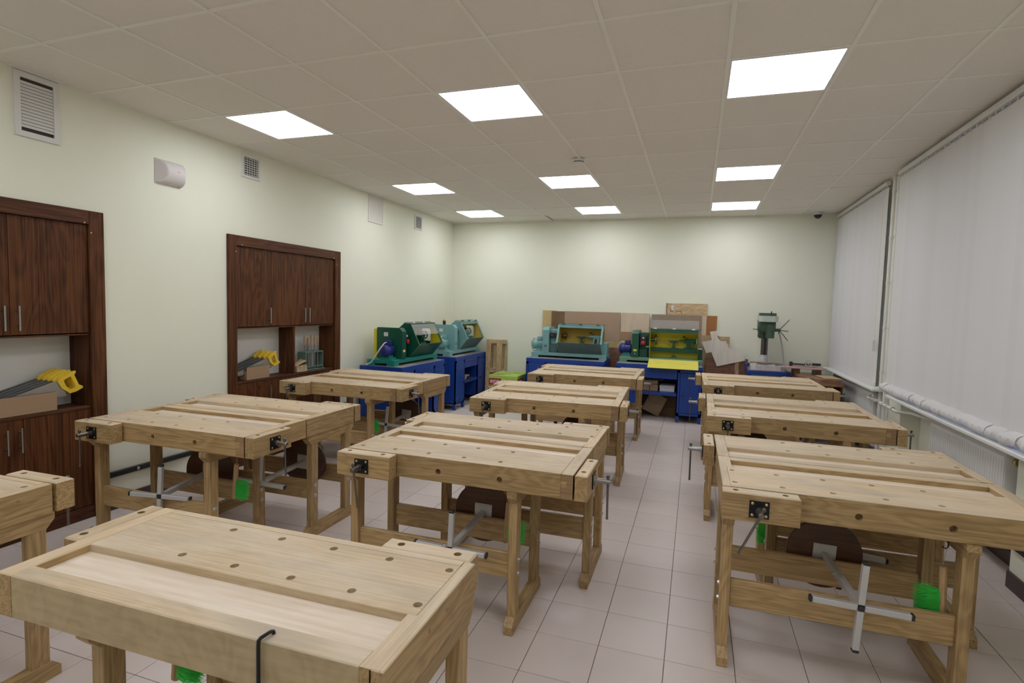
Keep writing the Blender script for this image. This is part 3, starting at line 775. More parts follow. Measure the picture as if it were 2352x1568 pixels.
# ------------------------------------------------------------------ things on the left wall
def grille(name, label, y0, y1, z0, z1, border, nh, nv):
    t = thing(name, label, 'vent', (XL, y0, z0), 0); Wd, Ht = y1 - y0, z1 - z0
    MB().ring([(0, 0), (Wd, 0), (Wd, Ht), (0, Ht)], [(border, border), (Wd - border, border), (Wd - border, Ht - border), (border, Ht - border)], 0, .012, 0).build('frame', 'white_plastic', t)
    MB().box(.0005, .002, border, Wd - border, border, Ht - border).build('backing', 'void_dark', t)
    for k in range(nh):
        z = border + (Ht - 2 * border) * (k + .5) / nh; hw = (Ht - 2 * border) / nh
        if nv == 0:
            if k in (0, nh - 1): continue
            MB().add([(.003, border, z + hw * .52), (.003, Wd - border, z + hw * .52), (.0085, Wd - border, z - hw * .40), (.0085, border, z - hw * .40), (.0045, border, z + hw * .54), (.0045, Wd - border, z + hw * .54), (.010, Wd - border, z - hw * .38), (.010, border, z - hw * .38)],
                     [(0, 1, 2, 3), (7, 6, 5, 4), (0, 4, 5, 1), (3, 2, 6, 7), (0, 3, 7, 4), (1, 5, 6, 2)]).build('slat', 'white_plastic', t)
        else: MB().box(.003, .010, border, Wd - border, z - .0026, z + .0026).build('slat', 'white_plastic', t)
    for k in range(nv):
        y = border + (Wd - 2 * border) * (k + .5) / nv
        MB().box(.002, .009, y - .0014, y + .0014, border, Ht - border).build('bar', 'white_plastic', t)
grille('air_vent', 'large white louvred air vent above the left cabinet', 2.262, 2.515, 2.568, 2.962, .034, 16, 0)
grille('air_vent', 'small white grid vent between speaker and wall hatch', 4.035, 4.258, 2.718, 2.928, .022, 8, 6)
grille('air_vent', 'small white grid vent near the far corner', 7.29, 7.515, 2.692, 2.905, .022, 7, 5)
hp = thing('wall_hatch', 'plain beige access hatch in a white rim below the ceiling', 'hatch', (XL, 6.085, 2.62))
MB().ring([(0, 0), (.342, 0), (.342, .347), (0, .347)], [(.016, .016), (.326, .016), (.326, .347 - .012), (.016, .347 - .012)], 0, .012, 0).build('frame', 'white_plastic', hp)
MB().box(.001, .007, .015, .327, .015, .336, .001).build('panel', 'wall_plain', hp)
sp = thing('wall_speaker', 'grey curved loudspeaker mounted on the side wall', 'loudspeaker', (XL, 3.18, 2.475))
secs = [.224 * k / 28 for k in range(29)]; zz_ = [.19 * k / 18 for k in range(19)]; vs = []; fs = []
for y in secs:                                     # half-round shell cut by a slanting flat face
    lim = min(.004 + y * .95, .07) if y < .215 else .07 - (y - .215) * 1.2
    for z in zz_: vs.append((max(.001, min(.07 * math.sqrt(max(0, 1 - ((z - .095) / .0955) ** 2)), lim)), y, z))
nz = len(zz_)
for a in range(len(secs) - 1):
    for k in range(nz - 1): fs.append((a * nz + k, (a + 1) * nz + k, (a + 1) * nz + k + 1, a * nz + k + 1))
o_ = len(vs); vs += [(0, 0, 0), (0, 0, .19), (0, .224, 0), (0, .224, .19)]
fs += [tuple([o_] + list(range(nz)) + [o_ + 1]), tuple([o_ + 3] + list(range(len(secs) * nz - 1, (len(secs) - 1) * nz - 1, -1)) + [o_ + 2]),
       tuple([o_, o_ + 2] + [a * nz for a in range(len(secs) - 1, -1, -1)]), tuple([o_ + 1] + [a * nz + nz - 1 for a in range(len(secs))] + [o_ + 3]), (o_, o_ + 1, o_ + 3, o_ + 2)]
MB().add(vs, fs).build('cabinet_shell', 'speaker_grey', sp, True)
MB().box(.066, .0695, .15, .165, .105, .111).build('badge', 'red_button', sp)

# smoke detector and dome camera on the ceiling
sd = thing('smoke_detector', 'round white smoke detector on the ceiling grid', 'smoke detector', (-1.115, 5.10, ZC))
MB().lathe([(.052, -.002), (.054, -.012), (.047, -.016), (.047, -.024), (.044, -.04), (.03, -.046)], 2, (0, 0, 0), 28).build('housing', 'white_plastic', sd, True)
MB().lathe([(.0475, -.026), (.0465, -.032)], 2, (0, 0, 0), 28).build('slot', 'black_plastic', sd)
dc = thing('dome_camera', 'small dome security camera in the far corner', 'camera', (1.50, 8.52, ZC))
MB().lathe([(.062, 0), (.064, -.012), (.06, -.03)], 2, (0, 0, 0), 28).build('base', 'white_plastic', dc, True)
MB().lathe([(.05, -.03), (.047, -.048), (.036, -.066), (.018, -.078), (.002, -.081)], 2, (0, 0, 0), 24).build('dome', 'black_plastic', dc, True)

# ------------------------------------------------------------------ vertical blinds
def blind(label, y0, y1, zbot, curl, pitch_, xb):
    t = thing('vertical_blind', label, 'blind', (xb, y0, 0))
    L = y1 - y0
    MB().box(-.022, .022, 0, L, 2.905, 2.945, .004).build('head_rail', 'white_plastic', t)
    n = int(L / pitch_); wd = pitch_ * 1.16; th = .0006
    for k in range(n):
        yc = (k + .5) * L / n; ang = -D(5 + random.uniform(-1.6, 1.6)); z1 = 2.885
        prof = [(0, z1), (0, 1.6)]
        if curl:                                   # slats too long: the weighted ends roll up on the sill
            j = random.uniform(-.014, .008); zz = zbot + random.uniform(0, .012)
            prof += [(.0, zz + .12), (-.004, zz + .085), (-.020 + j, zz + .075), (-.038 + j, zz + .062), (-.046 + j, zz + .042), (-.044 + j, zz + .022), (-.030 + j, zz + .006), (-.010 + j, zz + .002), (.010 + j, zz + .010)]
        else: prof += [(0, zbot + .03), (.0, zbot)]
        vs = []; ca, sa = math.cos(ang), math.sin(ang)
        for px, pz in prof:
            for sgn in (-1, 1):
                for off in (-th, th):
                    wv = wd / 2 * sgn; vs.append((px + sa * wv + off, ca * wv, pz))
        fs = []
        for a in range(len(prof) - 1):
            o = a * 4; p = o + 4
            fs += [(o, o + 2, p + 2, p), (o + 1, p + 1, p + 3, o + 3), (o, p, p + 1, o + 1), (o + 2, o + 3, p + 3, p + 2)]
        fs += [(0, 1, 3, 2), ((len(prof) - 1) * 4, (len(prof) - 1) * 4 + 2, (len(prof) - 1) * 4 + 3, (len(prof) - 1) * 4 + 1)]
        o = MB().add(vs, fs).build('slat', 'blind_cloth', t, True); o.location = (0, yc, 0)
        MB().box(-.004, .004, -.006, .006, 2.88, 2.908).build('hanger', 'white_plastic', o)
        if not curl: MB().box(-.003, .003, -wd * .42, wd * .42, zbot + .004, zbot + .034, .001).build('weight', 'white_plastic', o)
    pts = []
    if curl:
        for k in range(n * 2 + 1): pts.append((-.056 - .004 * (k % 2), k * L / (2 * n), zbot + .044 + (.016 if k % 2 else -.014)))
    else:
        for k in range(n * 2 + 1): pts.append((-.004, k * L / (2 * n), zbot + .02 - (.006 if k % 2 else 0)))
    MB().tube(pts, .0013, 4).build('bead_chain', 'white_plastic', t)
    return t
vb = blind('closed white vertical blind of the far window', 6.535, 8.62, .855, False, .083, 1.772)
wd_ = MB().box(-.012, .012, -.012, .012, 1.22, 1.33, .003).build('cord_weight', 'white_plastic', vb); wd_.location = (-.03, .02, 0)
MB().tube([(-.03, .02, 2.9), (-.03, .02, 1.33)], .0012, 4).build('pull_cord', 'white_plastic', vb)
blind('large closed white blind of the near window with curled slat ends', 3.56, 6.09, .854, True, .083, 1.745)

# ------------------------------------------------------------------ radiators, pipes
def radiator(label, y0, y1, z0, z1, x0, x1):
    t = thing('radiator', label, 'radiator', (x0, y0, 0)); L = y1 - y0; d = x1 - x0
    mb = MB(); mb.box(.012, d, 0, L, z0, z1, .006)
    mb.build('body', 'white_paint', t)
    p = MB(); n = int(L / .034); p.box(.004, .013, .02, L - .02, z0 + .015, z1 - .02, .003)
    p.build('front_panel', 'white_paint', t)
    for k in range(n):
        yy = .03 + (L - .06) * (k + .5) / n
        MB().box(.0005, .005, yy - .010, yy + .010, z0 + .03, z1 - .045, .002).build('rib', 'white_paint', t)
    MB().box(.004, d, -.004, .001, z0 + .01, z1 - .002, .001).build('side_cover', 'white_paint', t)
    MB().lathe([(.022, 0), (.024, -.006), (.024, -.02), (.015, -.024), (.008, -.021)], 1, (d * .5, -.002, z1 - .045), 16).build('plug', 'brass', t, True)
    for zz in (z0 + .06, z1 - .12): MB().box(d, NICHE_X - x0, L * .15, L * .15 + .03, zz, zz + .05).box(d, NICHE_X - x0, L * .85, L * .85 + .03, zz, zz + .05).build('bracket', 'white_paint', t)
radiator('white ribbed panel radiator below the near window', 4.02, 5.16, .20, .775, 1.79, 1.90)
radiator('white panel radiator below the far window', 6.62, 8.05, .20, .775, 1.79, 1.90)
def pipe(name, label, y, r=.016):
    t = thing(name, label, 'pipe', (XR - .035, y, 0)); MB().cyl((0, 0, 0), (0, 0, ZC), r, n=12).build('tube', 'white_paint', t, True)
    for z in (.45, 1.0, 1.45, 1.9, 2.35, 2.8): MB().cyl((0, 0, z), (0, 0, z + .02), r + .005, n=12).box(0, .035, -.008, .008, z + .004, z + .016).build('clamp', 'white_plastic', t, True)
    return t
p1 = pipe('heating_pipe', 'white vertical heating pipe on the pier, the one farther back', 6.39)
p2 = pipe('heating_pipe', 'white vertical heating pipe on the pier, the one closer to the camera', 6.25)
bp_ = thing('branch_pipe', 'white branch pipe running from the pier to the near radiator', 'pipe', (XR - .07, 6.25, .725))
MB().tube([(.035, 0, 0), (0, -.005, 0), (0, -.47, -.005), (.02, -.53, .0), (.03, -.78, .03), (.08, -1.08, .03)], .013, 10).build('tube', 'white_paint', bp_, True)
for y in (-.1, -.22, -.36): MB().cyl((0, y - .012, 0), (0, y + .012, 0), .019, n=12).build('coupling', 'white_plastic', bp_, True)
bp_ = thing('branch_pipe', 'white branch pipe running from the pier to the far radiator', 'pipe', (XR - .07, 6.39, .725))
MB().tube([(.035, 0, 0), (0, .005, 0), (-.0, .28, -.01), (.04, .32, .01), (.07, .40, .02)], .013, 10).build('tube', 'white_paint', bp_, True)
for y in (.03, .14): MB().cyl((0, y - .012, 0), (0, y + .012, 0), .019, n=12).build('coupling', 'white_plastic', bp_, True)

# ------------------------------------------------------------------ blue machine cabinets
def blue_cabinet(label, x, y, rz):
    t = thing('machine_cabinet', label, 'cabinet', (x, y, 0), rz, 'blue machine cabinets')
    Lx, Dp, Hc = 1.2, .60, .80; zt = Hc - .06; z0 = .09; m = 'cabinet_blue'
    MB().box(0, Lx, -Dp, 0, zt, Hc, .003).build('top', m, t)
    MB().box(.012, Lx - .012, -Dp + .012, -.012, Hc, Hc + .002).build('top_mat', 'grey_mat', t)
    pl = (0, .34); pr = (.86, 1.2)
    for (a, b), hs in ((pl, 1), (pr, -1)):
        MB().box(a, a + .012, -Dp, 0, z0, zt).box(b - .012, b, -Dp, 0, z0, zt).box(a, b, -.012, 0, z0, zt).box(a, b, -Dp, 0, z0, z0 + .012).box(a, b, -Dp, -Dp + .02, z0, z0 + .045).box(a, b, -Dp, -Dp + .02, zt - .03, zt).box(a, a + .04, -Dp, -Dp + .02, z0, zt).box(b - .04, b, -Dp, -Dp + .02, z0, zt).build('pedestal', m, t)
        d = MB().box(a + .044, b - .044, -Dp - .002, -Dp + .018, z0 + .05, zt - .035, .003).build('door', m, t)
        kx = b - .075 if hs > 0 else a + .075
        MB().lathe([(.006, 0), (.006, -.014), (.016, -.02), (.016, -.034), (.008, -.038)], 1, (kx, -Dp - .002, .40), 14).build('knob', 'black_plastic', d, True)
        for sx in (a, b - .04):
            for sy in (-Dp, -.04): MB().box(sx, sx + .04, sy, sy + .04, 0, z0).build('leg', m, t)
    MB().box(.34, .86, -Dp + .002, -Dp + .03, zt - .13, zt).build('drawer', m, t)
    MB().box(.36, .84, -Dp - .001, -Dp + .01, zt - .045, zt - .037).build('drawer_lip', 'cabinet_blue_dark', t)
    MB().box(.34, .86, -Dp + .004, 0, .37, .41).build('shelf', m, t)
    MB().box(.34, .86, -.012, 0, .37, zt).build('back_panel', m, t)
    return t
blue_cabinet('blue steel cabinet under the dark green lathe by the side wall', -3.975, 5.815, PI / 2)
blue_cabinet('blue steel cabinet under the teal lathe in the far left corner', -3.975, 7.385, PI / 2)
blue_cabinet('blue steel cabinet under the teal lathe at the end wall', -2.467, 8.585, 0)
blue_cabinet('blue steel cabinet under the green lathe with the yellow flap', -1.095, 8.585, 0)

# ------------------------------------------------------------------ wood lathes
def lathe_machine(label, x, y, rz, kind, visor, flap_open, base_mat, body, dark, inside, motor_mat, window, front_mat):
    t = thing('wood_lathe', label, 'lathe', (x, y, .802), rz, 'wood lathes')
    BY = -.42
    # base tray on feet
    MB().box(0, 1.17, BY, -.03, .03, .078, .004).build('base', base_mat, t)
    for fx in (0, 1.06):
        for fy in (BY, -.14): MB().box(fx, fx + .11, fy, fy + .11, 0, .032, .002).build('foot', base_mat, t)
    # motor
    mz = .19; my = -.27
    mo = MB().lathe([(.045, 0), (.066, .012), (.074, .03), (.074, .075), (.070, .08), (.070, .165), (.06, .175)], 0, (-.02, my, mz), 24).build('motor', motor_mat, t, True)
    fins = MB()
    for k in range(14):
        a = 2 * PI * k / 14; ca, sa = math.cos(a), math.sin(a)
        fins.add([(px, my + ca * r - sa * q, mz + sa * r + ca * q) for px in (.065, .145) for r in (.066, .077) for q in (-.0025, .0025)], [(0, 1, 3, 2), (4, 6, 7, 5), (0, 4, 5, 1), (2, 3, 7, 6), (0, 2, 6, 4), (1, 5, 7, 3)])
    fins.build('cooling_fins', motor_mat, mo)
    MB().box(.06, .135, my - .04, my + .04, mz + .066, mz + .125, .004).build('terminal_box', motor_mat, mo)
    MB().box(.02, .16, my - .08, my + .08, .078, .10, .002).box(.04, .14, my - .05, my + .05, .10, mz - .06).build('motor_mount', base_mat if motor_mat == body else 'green_base', t)
    MB().tube([(.055, my - .0, mz + .10), (.0, my - .01, mz + .10), (-.05, my + .02, mz + .03), (-.06, my + .08, mz - .06), (-.03, my + .16, .04), (-.05, my + .22, .01)], .008, 8).build('power_cable', 'hose_white', t, True)
    # belt guard: thin box with a chamfered shoulder
    gp = [(-.06, .078), (-.06, .47), (-.385, .47), (-.425, .425), (-.425, .078)]
    g = MB().prism(gp, .175, .275, 0).build('belt_guard', body, t)
    MB().box(.1735, .176, -.22, -.16, .36, .41).build('name_plate', 'white_plastic', g)
    MB().cyl((.225, -.425, .13), (.225, -.43, .13), .012, n=10).build('latch', 'chrome', g)
    MB().box(.20, .25, -.4265, -.424, .165, .195).build('sticker', 'yellow_flap' if kind == 'green' else 'teal_dark', g)
    if kind == 'green': MB().box(.165, .275, -.058, -.02, .078, .45, .002).build('guard_cover', 'yellow_inside', t)
    # headstock and switch box
    MB().box(.275, .42, -.33, -.12, .20, .44, .01).build('headstock', body, t)
    MB().box(.275, .40, -.36, -.10, .078, .205, .006).build('headstock_foot', dark, t)
    if kind == 'teal':
        sb = MB().box(.285, .40, -.385, -.33, .305, .385, .006).build('switch_box', 'black_plastic', t)
        MB().lathe([(.013, 0), (.013, -.010), (.010, -.012)], 1, (.315, -.386, .345), 14).build('stop_button', 'red_button', sb, True)
    else:
      sb = MB().box(.285, .385, -.395, -.33, .25, .40, .006).build('switch_box', 'black_plastic', t)
      bs = -.396
      MB().lathe([(.013, 0), (.013, -.008)], 1, (.335, bs, .365), 12).build('start_button', 'white_plastic', sb)
      MB().lathe([(.014, 0), (.014, -.012), (.027, -.016), (.027, -.026), (.015, -.031)], 1, (.335, bs, .295), 18).build('stop_button', 'red_button', sb, True)
    # bed
    bd = MB().box(.40, 1.14, -.30, -.20, .17, .225, .003).build('bed', dark, t)
    MB().box(1.10, 1.165, -.33, -.15, .078, .26, .005).build('end_column', body if kind == 'teal' else dark, t)
    MB().cyl((.42, -.25, .34), (.50, -.25, .34), .022, n=14).cyl((.50, -.25, .34), (.515, -.25, .34), .075 if kind == 'green' else .05, n=24).build('spindle', 'steel_dark', t, True)
    ts = MB().box(.90, 1.06, -.295, -.205, .225, .24, .003).prism([(.24, .93), (.325, .945), (.325, 1.04), (.24, 1.03), (.24, 1.0), (.31, 1.0), (.31, .97), (.24, .955)], -.285, -.215, 1).build('tailstock', body, t)
    MB().cyl((.83, -.25, .34), (.90, -.25, .34), .006, .014, 12).cyl((.90, -.25, .34), (1.07, -.25, .34), .026, n=14).build('quill', body, ts, True)
    MB().tube([(.95, -.25, .36), (.93, -.27, .385), (.90, -.29, .395)], .005, 6).lathe([(.004, -.014), (.014, -.006), (.014, .006), (.004, .014)], 2, (.90, -.29, .398), 10).build('lock_lever', 'black_plastic', ts, True)
    hw = MB(); ro_, ri_ = [], []
    for k in range(20): a = 2 * PI * k / 20; ro_.append((-.25 + .058 * math.cos(a), .34 + .058 * math.sin(a))); ri_.append((-.25 + .046 * math.cos(a), .34 + .046 * math.sin(a)))
    hw.ring(ro_, ri_, 1.075, 1.088, 0)
    for k in range(3):
        a = PI * k / 3; hw.cyl((1.081, -.25 + .05 * math.cos(a), .34 + .05 * math.sin(a)), (1.081, -.25 - .05 * math.cos(a), .34 - .05 * math.sin(a)), .005, n=6)
    hw.build('handwheel', 'pale_mint' if flap_open else 'drill_green', ts)
    rs = MB().cyl((.76, -.27, .225), (.76, -.27, .30), .012, n=10).box(.735, .785, -.30, -.20, .225, .25, .004).build('tool_rest', 'drill_green', t, True)
    MB().prism([(.30, .735), (.335, .67), (.34, .85), (.30, .785)], -.278, -.262, 1).build('rest_blade', 'green_paint', rs)
    # hood
    hp_ = [(-.188, .078), (-.188, .37), (-.22, .455), (-.30, .52), (-.40, .52), (-.53, .25), (-.385, .078)]
    x0, x1 = .43, 1.10
    if flap_open: hp_ = [(-.188, .078), (-.188, .37), (-.22, .455), (-.30, .50), (-.40, .50), (-.41, .46), (-.46, .25), (-.385, .078)]
    for xx, sgn in ((x0, -1), (x1, 1)):
        polys = [hp_]
        if sgn > 0 and not flap_open:              # tail end cut open around the tailstock handwheel
            polys = [[(-.345, .078), (-.345, .52), (-.40, .52), (-.53, .25), (-.385, .078)], [(-.188, .078), (-.188, .20), (-.345, .20), (-.345, .078)], [(-.213, .435), (-.22, .455), (-.30, .52), (-.345, .52), (-.345, .40), (-.33, .427), (-.31, .435)]]
        m1_, m2_ = MB(), MB()
        for pl_ in polys: m1_.prism(pl_, xx, xx + .004 * sgn, 0); m2_.prism(pl_, xx - .001 * sgn, xx - .003 * sgn, 0)
        sd_ = m1_.build('hood_side', body, t); m2_.build('inner_lining', inside, sd_)
    # back sheet: wall, shoulder; with or without the window
    hb = MB()
    hb.box(x0, x1, -.192, -.188, .078, .37)
    hb.add([(x0, -.188, .37), (x1, -.188, .37), (x1, -.22, .455), (x0, -.22, .455), (x0, -.193, .366), (x1, -.193, .366), (x1, -.224, .451), (x0, -.224, .451)], [(0, 1, 2, 3), (7, 6, 5, 4), (0, 4, 5, 1), (3, 2, 6, 7), (0, 3, 7, 4), (1, 5, 6, 2)])
    zt_ = .50 if flap_open else .52
    hb.add([(x0, -.22, .455), (x1, -.22, .455), (x1, -.30, zt_), (x0, -.30, zt_), (x0, -.222, .449), (x1, -.222, .449), (x1, -.302, zt_ - .006), (x0, -.302, zt_ - .006)], [(0, 1, 2, 3), (7, 6, 5, 4), (0, 4, 5, 1), (3, 2, 6, 7), (0, 3, 7, 4), (1, 5, 6, 2)])
    hb.build('hood_back', inside, t)
    MB().box(x0 - .004, x1 + .004, -.405, -.295, zt_ - .004, zt_ + .004, .002).prism([(-.40, zt_), (-.405, zt_ - .045), (-.399, zt_ - .047), (-.393, zt_)], x0 - .004, x1 + .004, 0).build('hood_top', body, t)
    for hx in (.50, .765, 1.03): MB().box(hx - .025, hx + .025, -.415, -.385, zt_ + .004, zt_ + .012, .001).cyl((hx - .02, -.405, zt_ + .014), (hx + .02, -.405, zt_ + .014), .006, n=8).build('hinge', 'white_plastic' if kind == 'green' else 'drill_green', t)
    MB().cyl((x0 - .03, -.32, zt_ + .012), (x1 + .03, -.32, zt_ + .012), .004, n=8).build('hinge_rod', 'drill_green', t)
    if not flap_open:
        for xx in (x0, x1): MB().add([(xx - .012, -.405, .515), (xx + .012, -.405, .515), (xx + .012, -.535, .245), (xx - .012, -.535, .245), (xx - .012, -.400, .50), (xx + .012, -.400, .50), (xx + .012, -.522, .245), (xx - .012, -.522, .245)], [(0, 1, 2, 3), (7, 6, 5, 4), (0, 4, 5, 1), (3, 2, 6, 7), (0, 3, 7, 4), (1, 5, 6, 2)]).build('hood_edge', body, t)
        MB().add([(x0, -.53, .25), (x1, -.53, .25), (x1, -.385, .08), (x0, -.385, .08), (x0, -.527, .253), (x1, -.527, .253), (x1, -.381, .083), (x0, -.381, .083)], [(0, 1, 2, 3), (7, 6, 5, 4), (0, 4, 5, 1), (3, 2, 6, 7), (0, 3, 7, 4), (1, 5, 6, 2)]).build('front_flap', front_mat, t)
    else:
        fl = MB().add([(x0, -.40, .066), (x1 + .01, -.40, .066), (x1 + .018, -.715, -.035), (x0 + .004, -.715, -.035), (x0, -.40, .072), (x1 + .01, -.40, .072), (x1 + .018, -.715, -.029), (x0 + .004, -.715, -.029)], [(0, 1, 2, 3), (7, 6, 5, 4), (0, 4, 5, 1), (3, 2, 6, 7), (0, 3, 7, 4), (1, 5, 6, 2)]).build('front_flap', 'yellow_flap', t)
        MB().add([(.53, -.548, .021), (.99, -.548, .021), (.99, -.556, .0185), (.53, -.556, .0185), (.53, -.55, .0255), (.99, -.55, .0255), (.99, -.554, .0240), (.53, -.554, .0240)], [(0, 1, 2, 3), (7, 6, 5, 4), (0, 4, 5, 1), (3, 2, 6, 7), (0, 3, 7, 4), (1, 5, 6, 2)]).build('flap_rib', 'yellow_inside', fl)
    if visor == 'down':
        MB().add([(x0 - .01, -.405, .51), (x1 - .01, -.405, .51), (x1 - .01, -.475, .372), (x0 - .01, -.475, .372), (x0 - .01, -.408, .512), (x1 - .01, -.408, .512), (x1 - .01, -.478, .374), (x0 - .01, -.478, .374)], [(0, 1, 2, 3), (7, 6, 5, 4), (0, 4, 5, 1), (3, 2, 6, 7), (0, 3, 7, 4), (1, 5, 6, 2)]).build('visor', 'clear_sheet', t)
    elif visor == 'up':
        MB().box(x0 + .01, x1, -.352, -.349, zt_ + .01, zt_ + .135).build('visor', 'clear_sheet_up', t)
    if flap_open:
        MB().cyl((.77, -.30, .08), (.77, -.26, .16), .005, n=8).tube([(.73, -.33, .08), (.75, -.31, .115), (.79, -.31, .115), (.81, -.33, .08)], .008, 8).build('clamp', 'green_paint', t, True)
        for xx in (.40, 1.13): MB().box(xx - .03, xx + .03, -.36, -.24, .228, .245, .004).build('hinge_cap', 'white_plastic', t)
    return t
lathe_machine('dark green wood lathe with blue motor and clear visor', -3.92, 5.85, PI / 2, 'green', 'down', False, 'green_base', 'green_paint', 'green_paint', 'yellow_inside', 'motor_blue', True, 'green_paint')
lathe_machine('teal wood lathe in the corner beside the pallet', -3.92, 7.42, PI / 2, 'teal', None, False, 'teal_paint', 'teal_paint', 'teal_dark', 'yellow_dust', 'teal_paint', True, 'teal_dust')
lathe_machine('teal wood lathe facing the room at the end wall', -2.44, 8.585, 0, 'teal', None, False, 'teal_paint', 'teal_paint', 'teal_dark', 'yellow_dust', 'teal_paint', False, 'teal_dust')
lathe_machine('green wood lathe with its yellow flap folded down', -1.075, 8.59, 0, 'green', 'up', True, 'green_pale', 'green_paint', 'green_paint', 'yellow_inside', 'motor_blue', False, 'yellow_flap')
gb = thing('glue_bottle', 'small dark bottle with pale cap on the corner lathe', 'bottle', (-3.70, 7.64, .802 + .47))
MB().lathe([(.022, 0), (.024, .004), (.024, .055), (.02, .062)], 2, (0, 0, 0), 16).build('body', 'bottle_dark', gb, True)
MB().lathe([(.022, .062), (.018, .078), (.006, .085), (.003, .108)], 2, (0, 0, 0), 16).build('cap', 'yellow_board', gb, True)

# ------------------------------------------------------------------ contents of the open shelves
def lidded_box(name, label, mat, x0, x1, y0, y1, z0, z1, rz=0):
    t = thing(name, label, 'box', ((x0 + x1) / 2, (y0 + y1) / 2, z0), rz); a, b, h = (x1 - x0) / 2, (y1 - y0) / 2, z1 - z0
    MB().box(-a + .004, a - .004, -b + .004, b - .004, 0, h * .8, .002).build('body', mat, t); MB().box(-a, a, -b, b, h * .62, h, .002).build('lid', mat, t)
lidded_box('storage_box', 'white box on the shelf under the yellow flapped lathe', 'white_box', -.475, -.265, 8.10, 8.35, .412, .50)
lidded_box('storage_box', 'brown carton on the shelf under the yellow flapped lathe', 'cardboard', -.725, -.495, 8.09, 8.36, .412, .505)
lidded_box('storage_box', 'flat brown carton stacked on the carton below the lathe', 'cardboard_pale', -.725, -.50, 8.11, 8.36, .507, .56)
bs_ = MB().box(-.125, .125, -.2, .2, 0, .01, .001).build('thin_board', 'osb_tan'); bs_.location = (-.56, 8.36, .563); tag(bs_, 'thin board lying on the flat brown carton', 'board')
ob = MB().box(-.13, .13, -.009, .009, -.15, .15, .002).build('board_offcut', 'osb_tan'); ob.location = (-.55, 8.33, .185); ob.rotation_euler = (D(-8), D(24), 0); tag(ob, 'square wooden offcut leaning in the open space below the lathe cabinet', 'board')
ob = MB().box(-.14, .14, -.008, .008, 0, .30, .002).build('dark_plywood', 'stained_board'); ob.location = (-.37, 8.42, 0); ob.rotation_euler = (D(-6), 0, 0); tag(ob, 'dark brown panel standing under the lathe cabinet shelf', 'board')
# offcuts in the corner cabinet
for k, (dx, dy, dz, rr, mt) in enumerate(((-3.46, 7.86, .425, 10, 'pine_x'), (-3.50, 7.99, .445, -14, 'pine_x'), (-3.44, 8.03, .428, 40, 'black_plastic'), (-3.52, 7.90, .475, 55, 'pine_x'))):
    o = MB().box(-.035, .035, -.09, .09, -.014, .014, .003).build('wood_offcut', mt); o.location = (dx, dy, dz); o.rotation_euler = (D(4 * k), 0, D(rr))
    tag(o, ('wood offcut at the front of the corner cabinet shelf', 'wood offcut lying crosswise on the corner cabinet shelf', 'dark block among the offcuts in the corner cabinet', 'wood offcut on top of the corner cabinet pile')[k], 'wood block', 'offcuts in the corner cabinet')

# ------------------------------------------------------------------ boards leaning on the end wall
def board(name, label, mat, x0, x1, z0, z1, y, th=.014, lean=0.0, cat='board'):
    o = MB().box(0, x1 - x0, -th, 0, 0, z1 - z0, .002).build(name, mat); o.location = (x0, y, z0); o.rotation_euler = (-lean, 0, 0)
    return tag(o, label, cat, 'boards leaning on the end wall')
board('plywood_board', 'yellowish board at the far end of the leaning stack', 'yellow_board', -2.40, -2.17, 0, 1.53, 8.640, .014)
board('stained_board', 'dark stained board beside the yellowish one', 'stained_board', -2.25, -1.95, 0, 1.52, 8.625, .012)
board('cardboard_sheet', 'large pinkish cardboard sheet behind the teal lathe', 'cardboard_pale', -2.03, -1.14, .2, 1.525, 8.612, .007)
board('plywood_board', 'pale plywood board right of the cardboard sheet', 'birch', -1.135, -.70, .1, 1.525, 8.640, .022)
board('brown_board', 'brown hardboard behind the dark green belt guard', 'cardboard', -1.15, -.66, .0, 1.23, 8.614, .008)
board('spattered_board', 'yellow spattered board low behind the lathes', 'paint_spatter', -1.42, -1.02, 0, 1.065, 8.604, .008)
board('reddish_board', 'reddish brown board low between the two end wall lathes', 'red_board', -1.36, -.98, 0, .975, 8.594, .008)
board('grey_board', 'grey weathered board above the green lathe', 'grey_board', -.665, .065, .0, 1.515, 8.614, .010)
pb = board('pine_board', 'pine board with a barcode sticker, topmost of the stack', 'pine_x', -.455, .135, .2, 1.69, 8.645, .020)
MB().box(0, .014, -.021, -.019, 0, 1.49).build('bark_edge', 'stained_board', pb)
st = MB().box(.075, .118, -.0212, -.0195, 1.385, 1.455).build('sticker', 'white_print', pb)
for k in range(7): MB().box(.094 + .003 * k, .0955 + .003 * k, -.0216, -.0205, 1.40, 1.43).build('barcode_line', 'black_plastic', st)
MB().box(.105, .115, -.0216, -.0205, 1.436, 1.448).build('barcode_mark', 'black_plastic', st)
for k, z in enumerate((1.398, 1.378, 1.358)): MB().box(.048 if k else .048, .072 if k == 0 else .11, -.0212, -.0195, z, z + .006).build('print_line', 'black_plastic', pb)
MB().ring([(1.325, .135), (1.325, .225), (1.372, .225), (1.372, .135)], [(1.325, .140), (1.325, .220), (1.365, .220), (1.365, .140)], -.0212, -.0195, 1).build('print_frame', 'black_plastic', pb)
board('plywood_strip', 'narrow pale plywood strip beside the grey board', 'birch', .06, .125, .2, 1.51, 8.625, .010)
board('orange_board', 'orange brown board at the end of the stack', 'orange_board', .10, .275, 0, 1.515, 8.645, .016)
board('osb_board', 'chipboard behind the green lathe', 'osb_tan', .05, .31, 0, 1.225, 8.615, .010)
board('pine_block_board', 'short pine board with a knot', 'pine_x', .18, .46, 0, 1.215, 8.628, .009)
board('pale_board', 'pale upright board beside the green lathe', 'osb_tan', .10, .30, 0, 1.08, 8.602, .010)
board('dark_board', 'dark upright board under the cut-out plywood', 'stained_board', .28, .40, 0, 1.05, 8.595, .010)
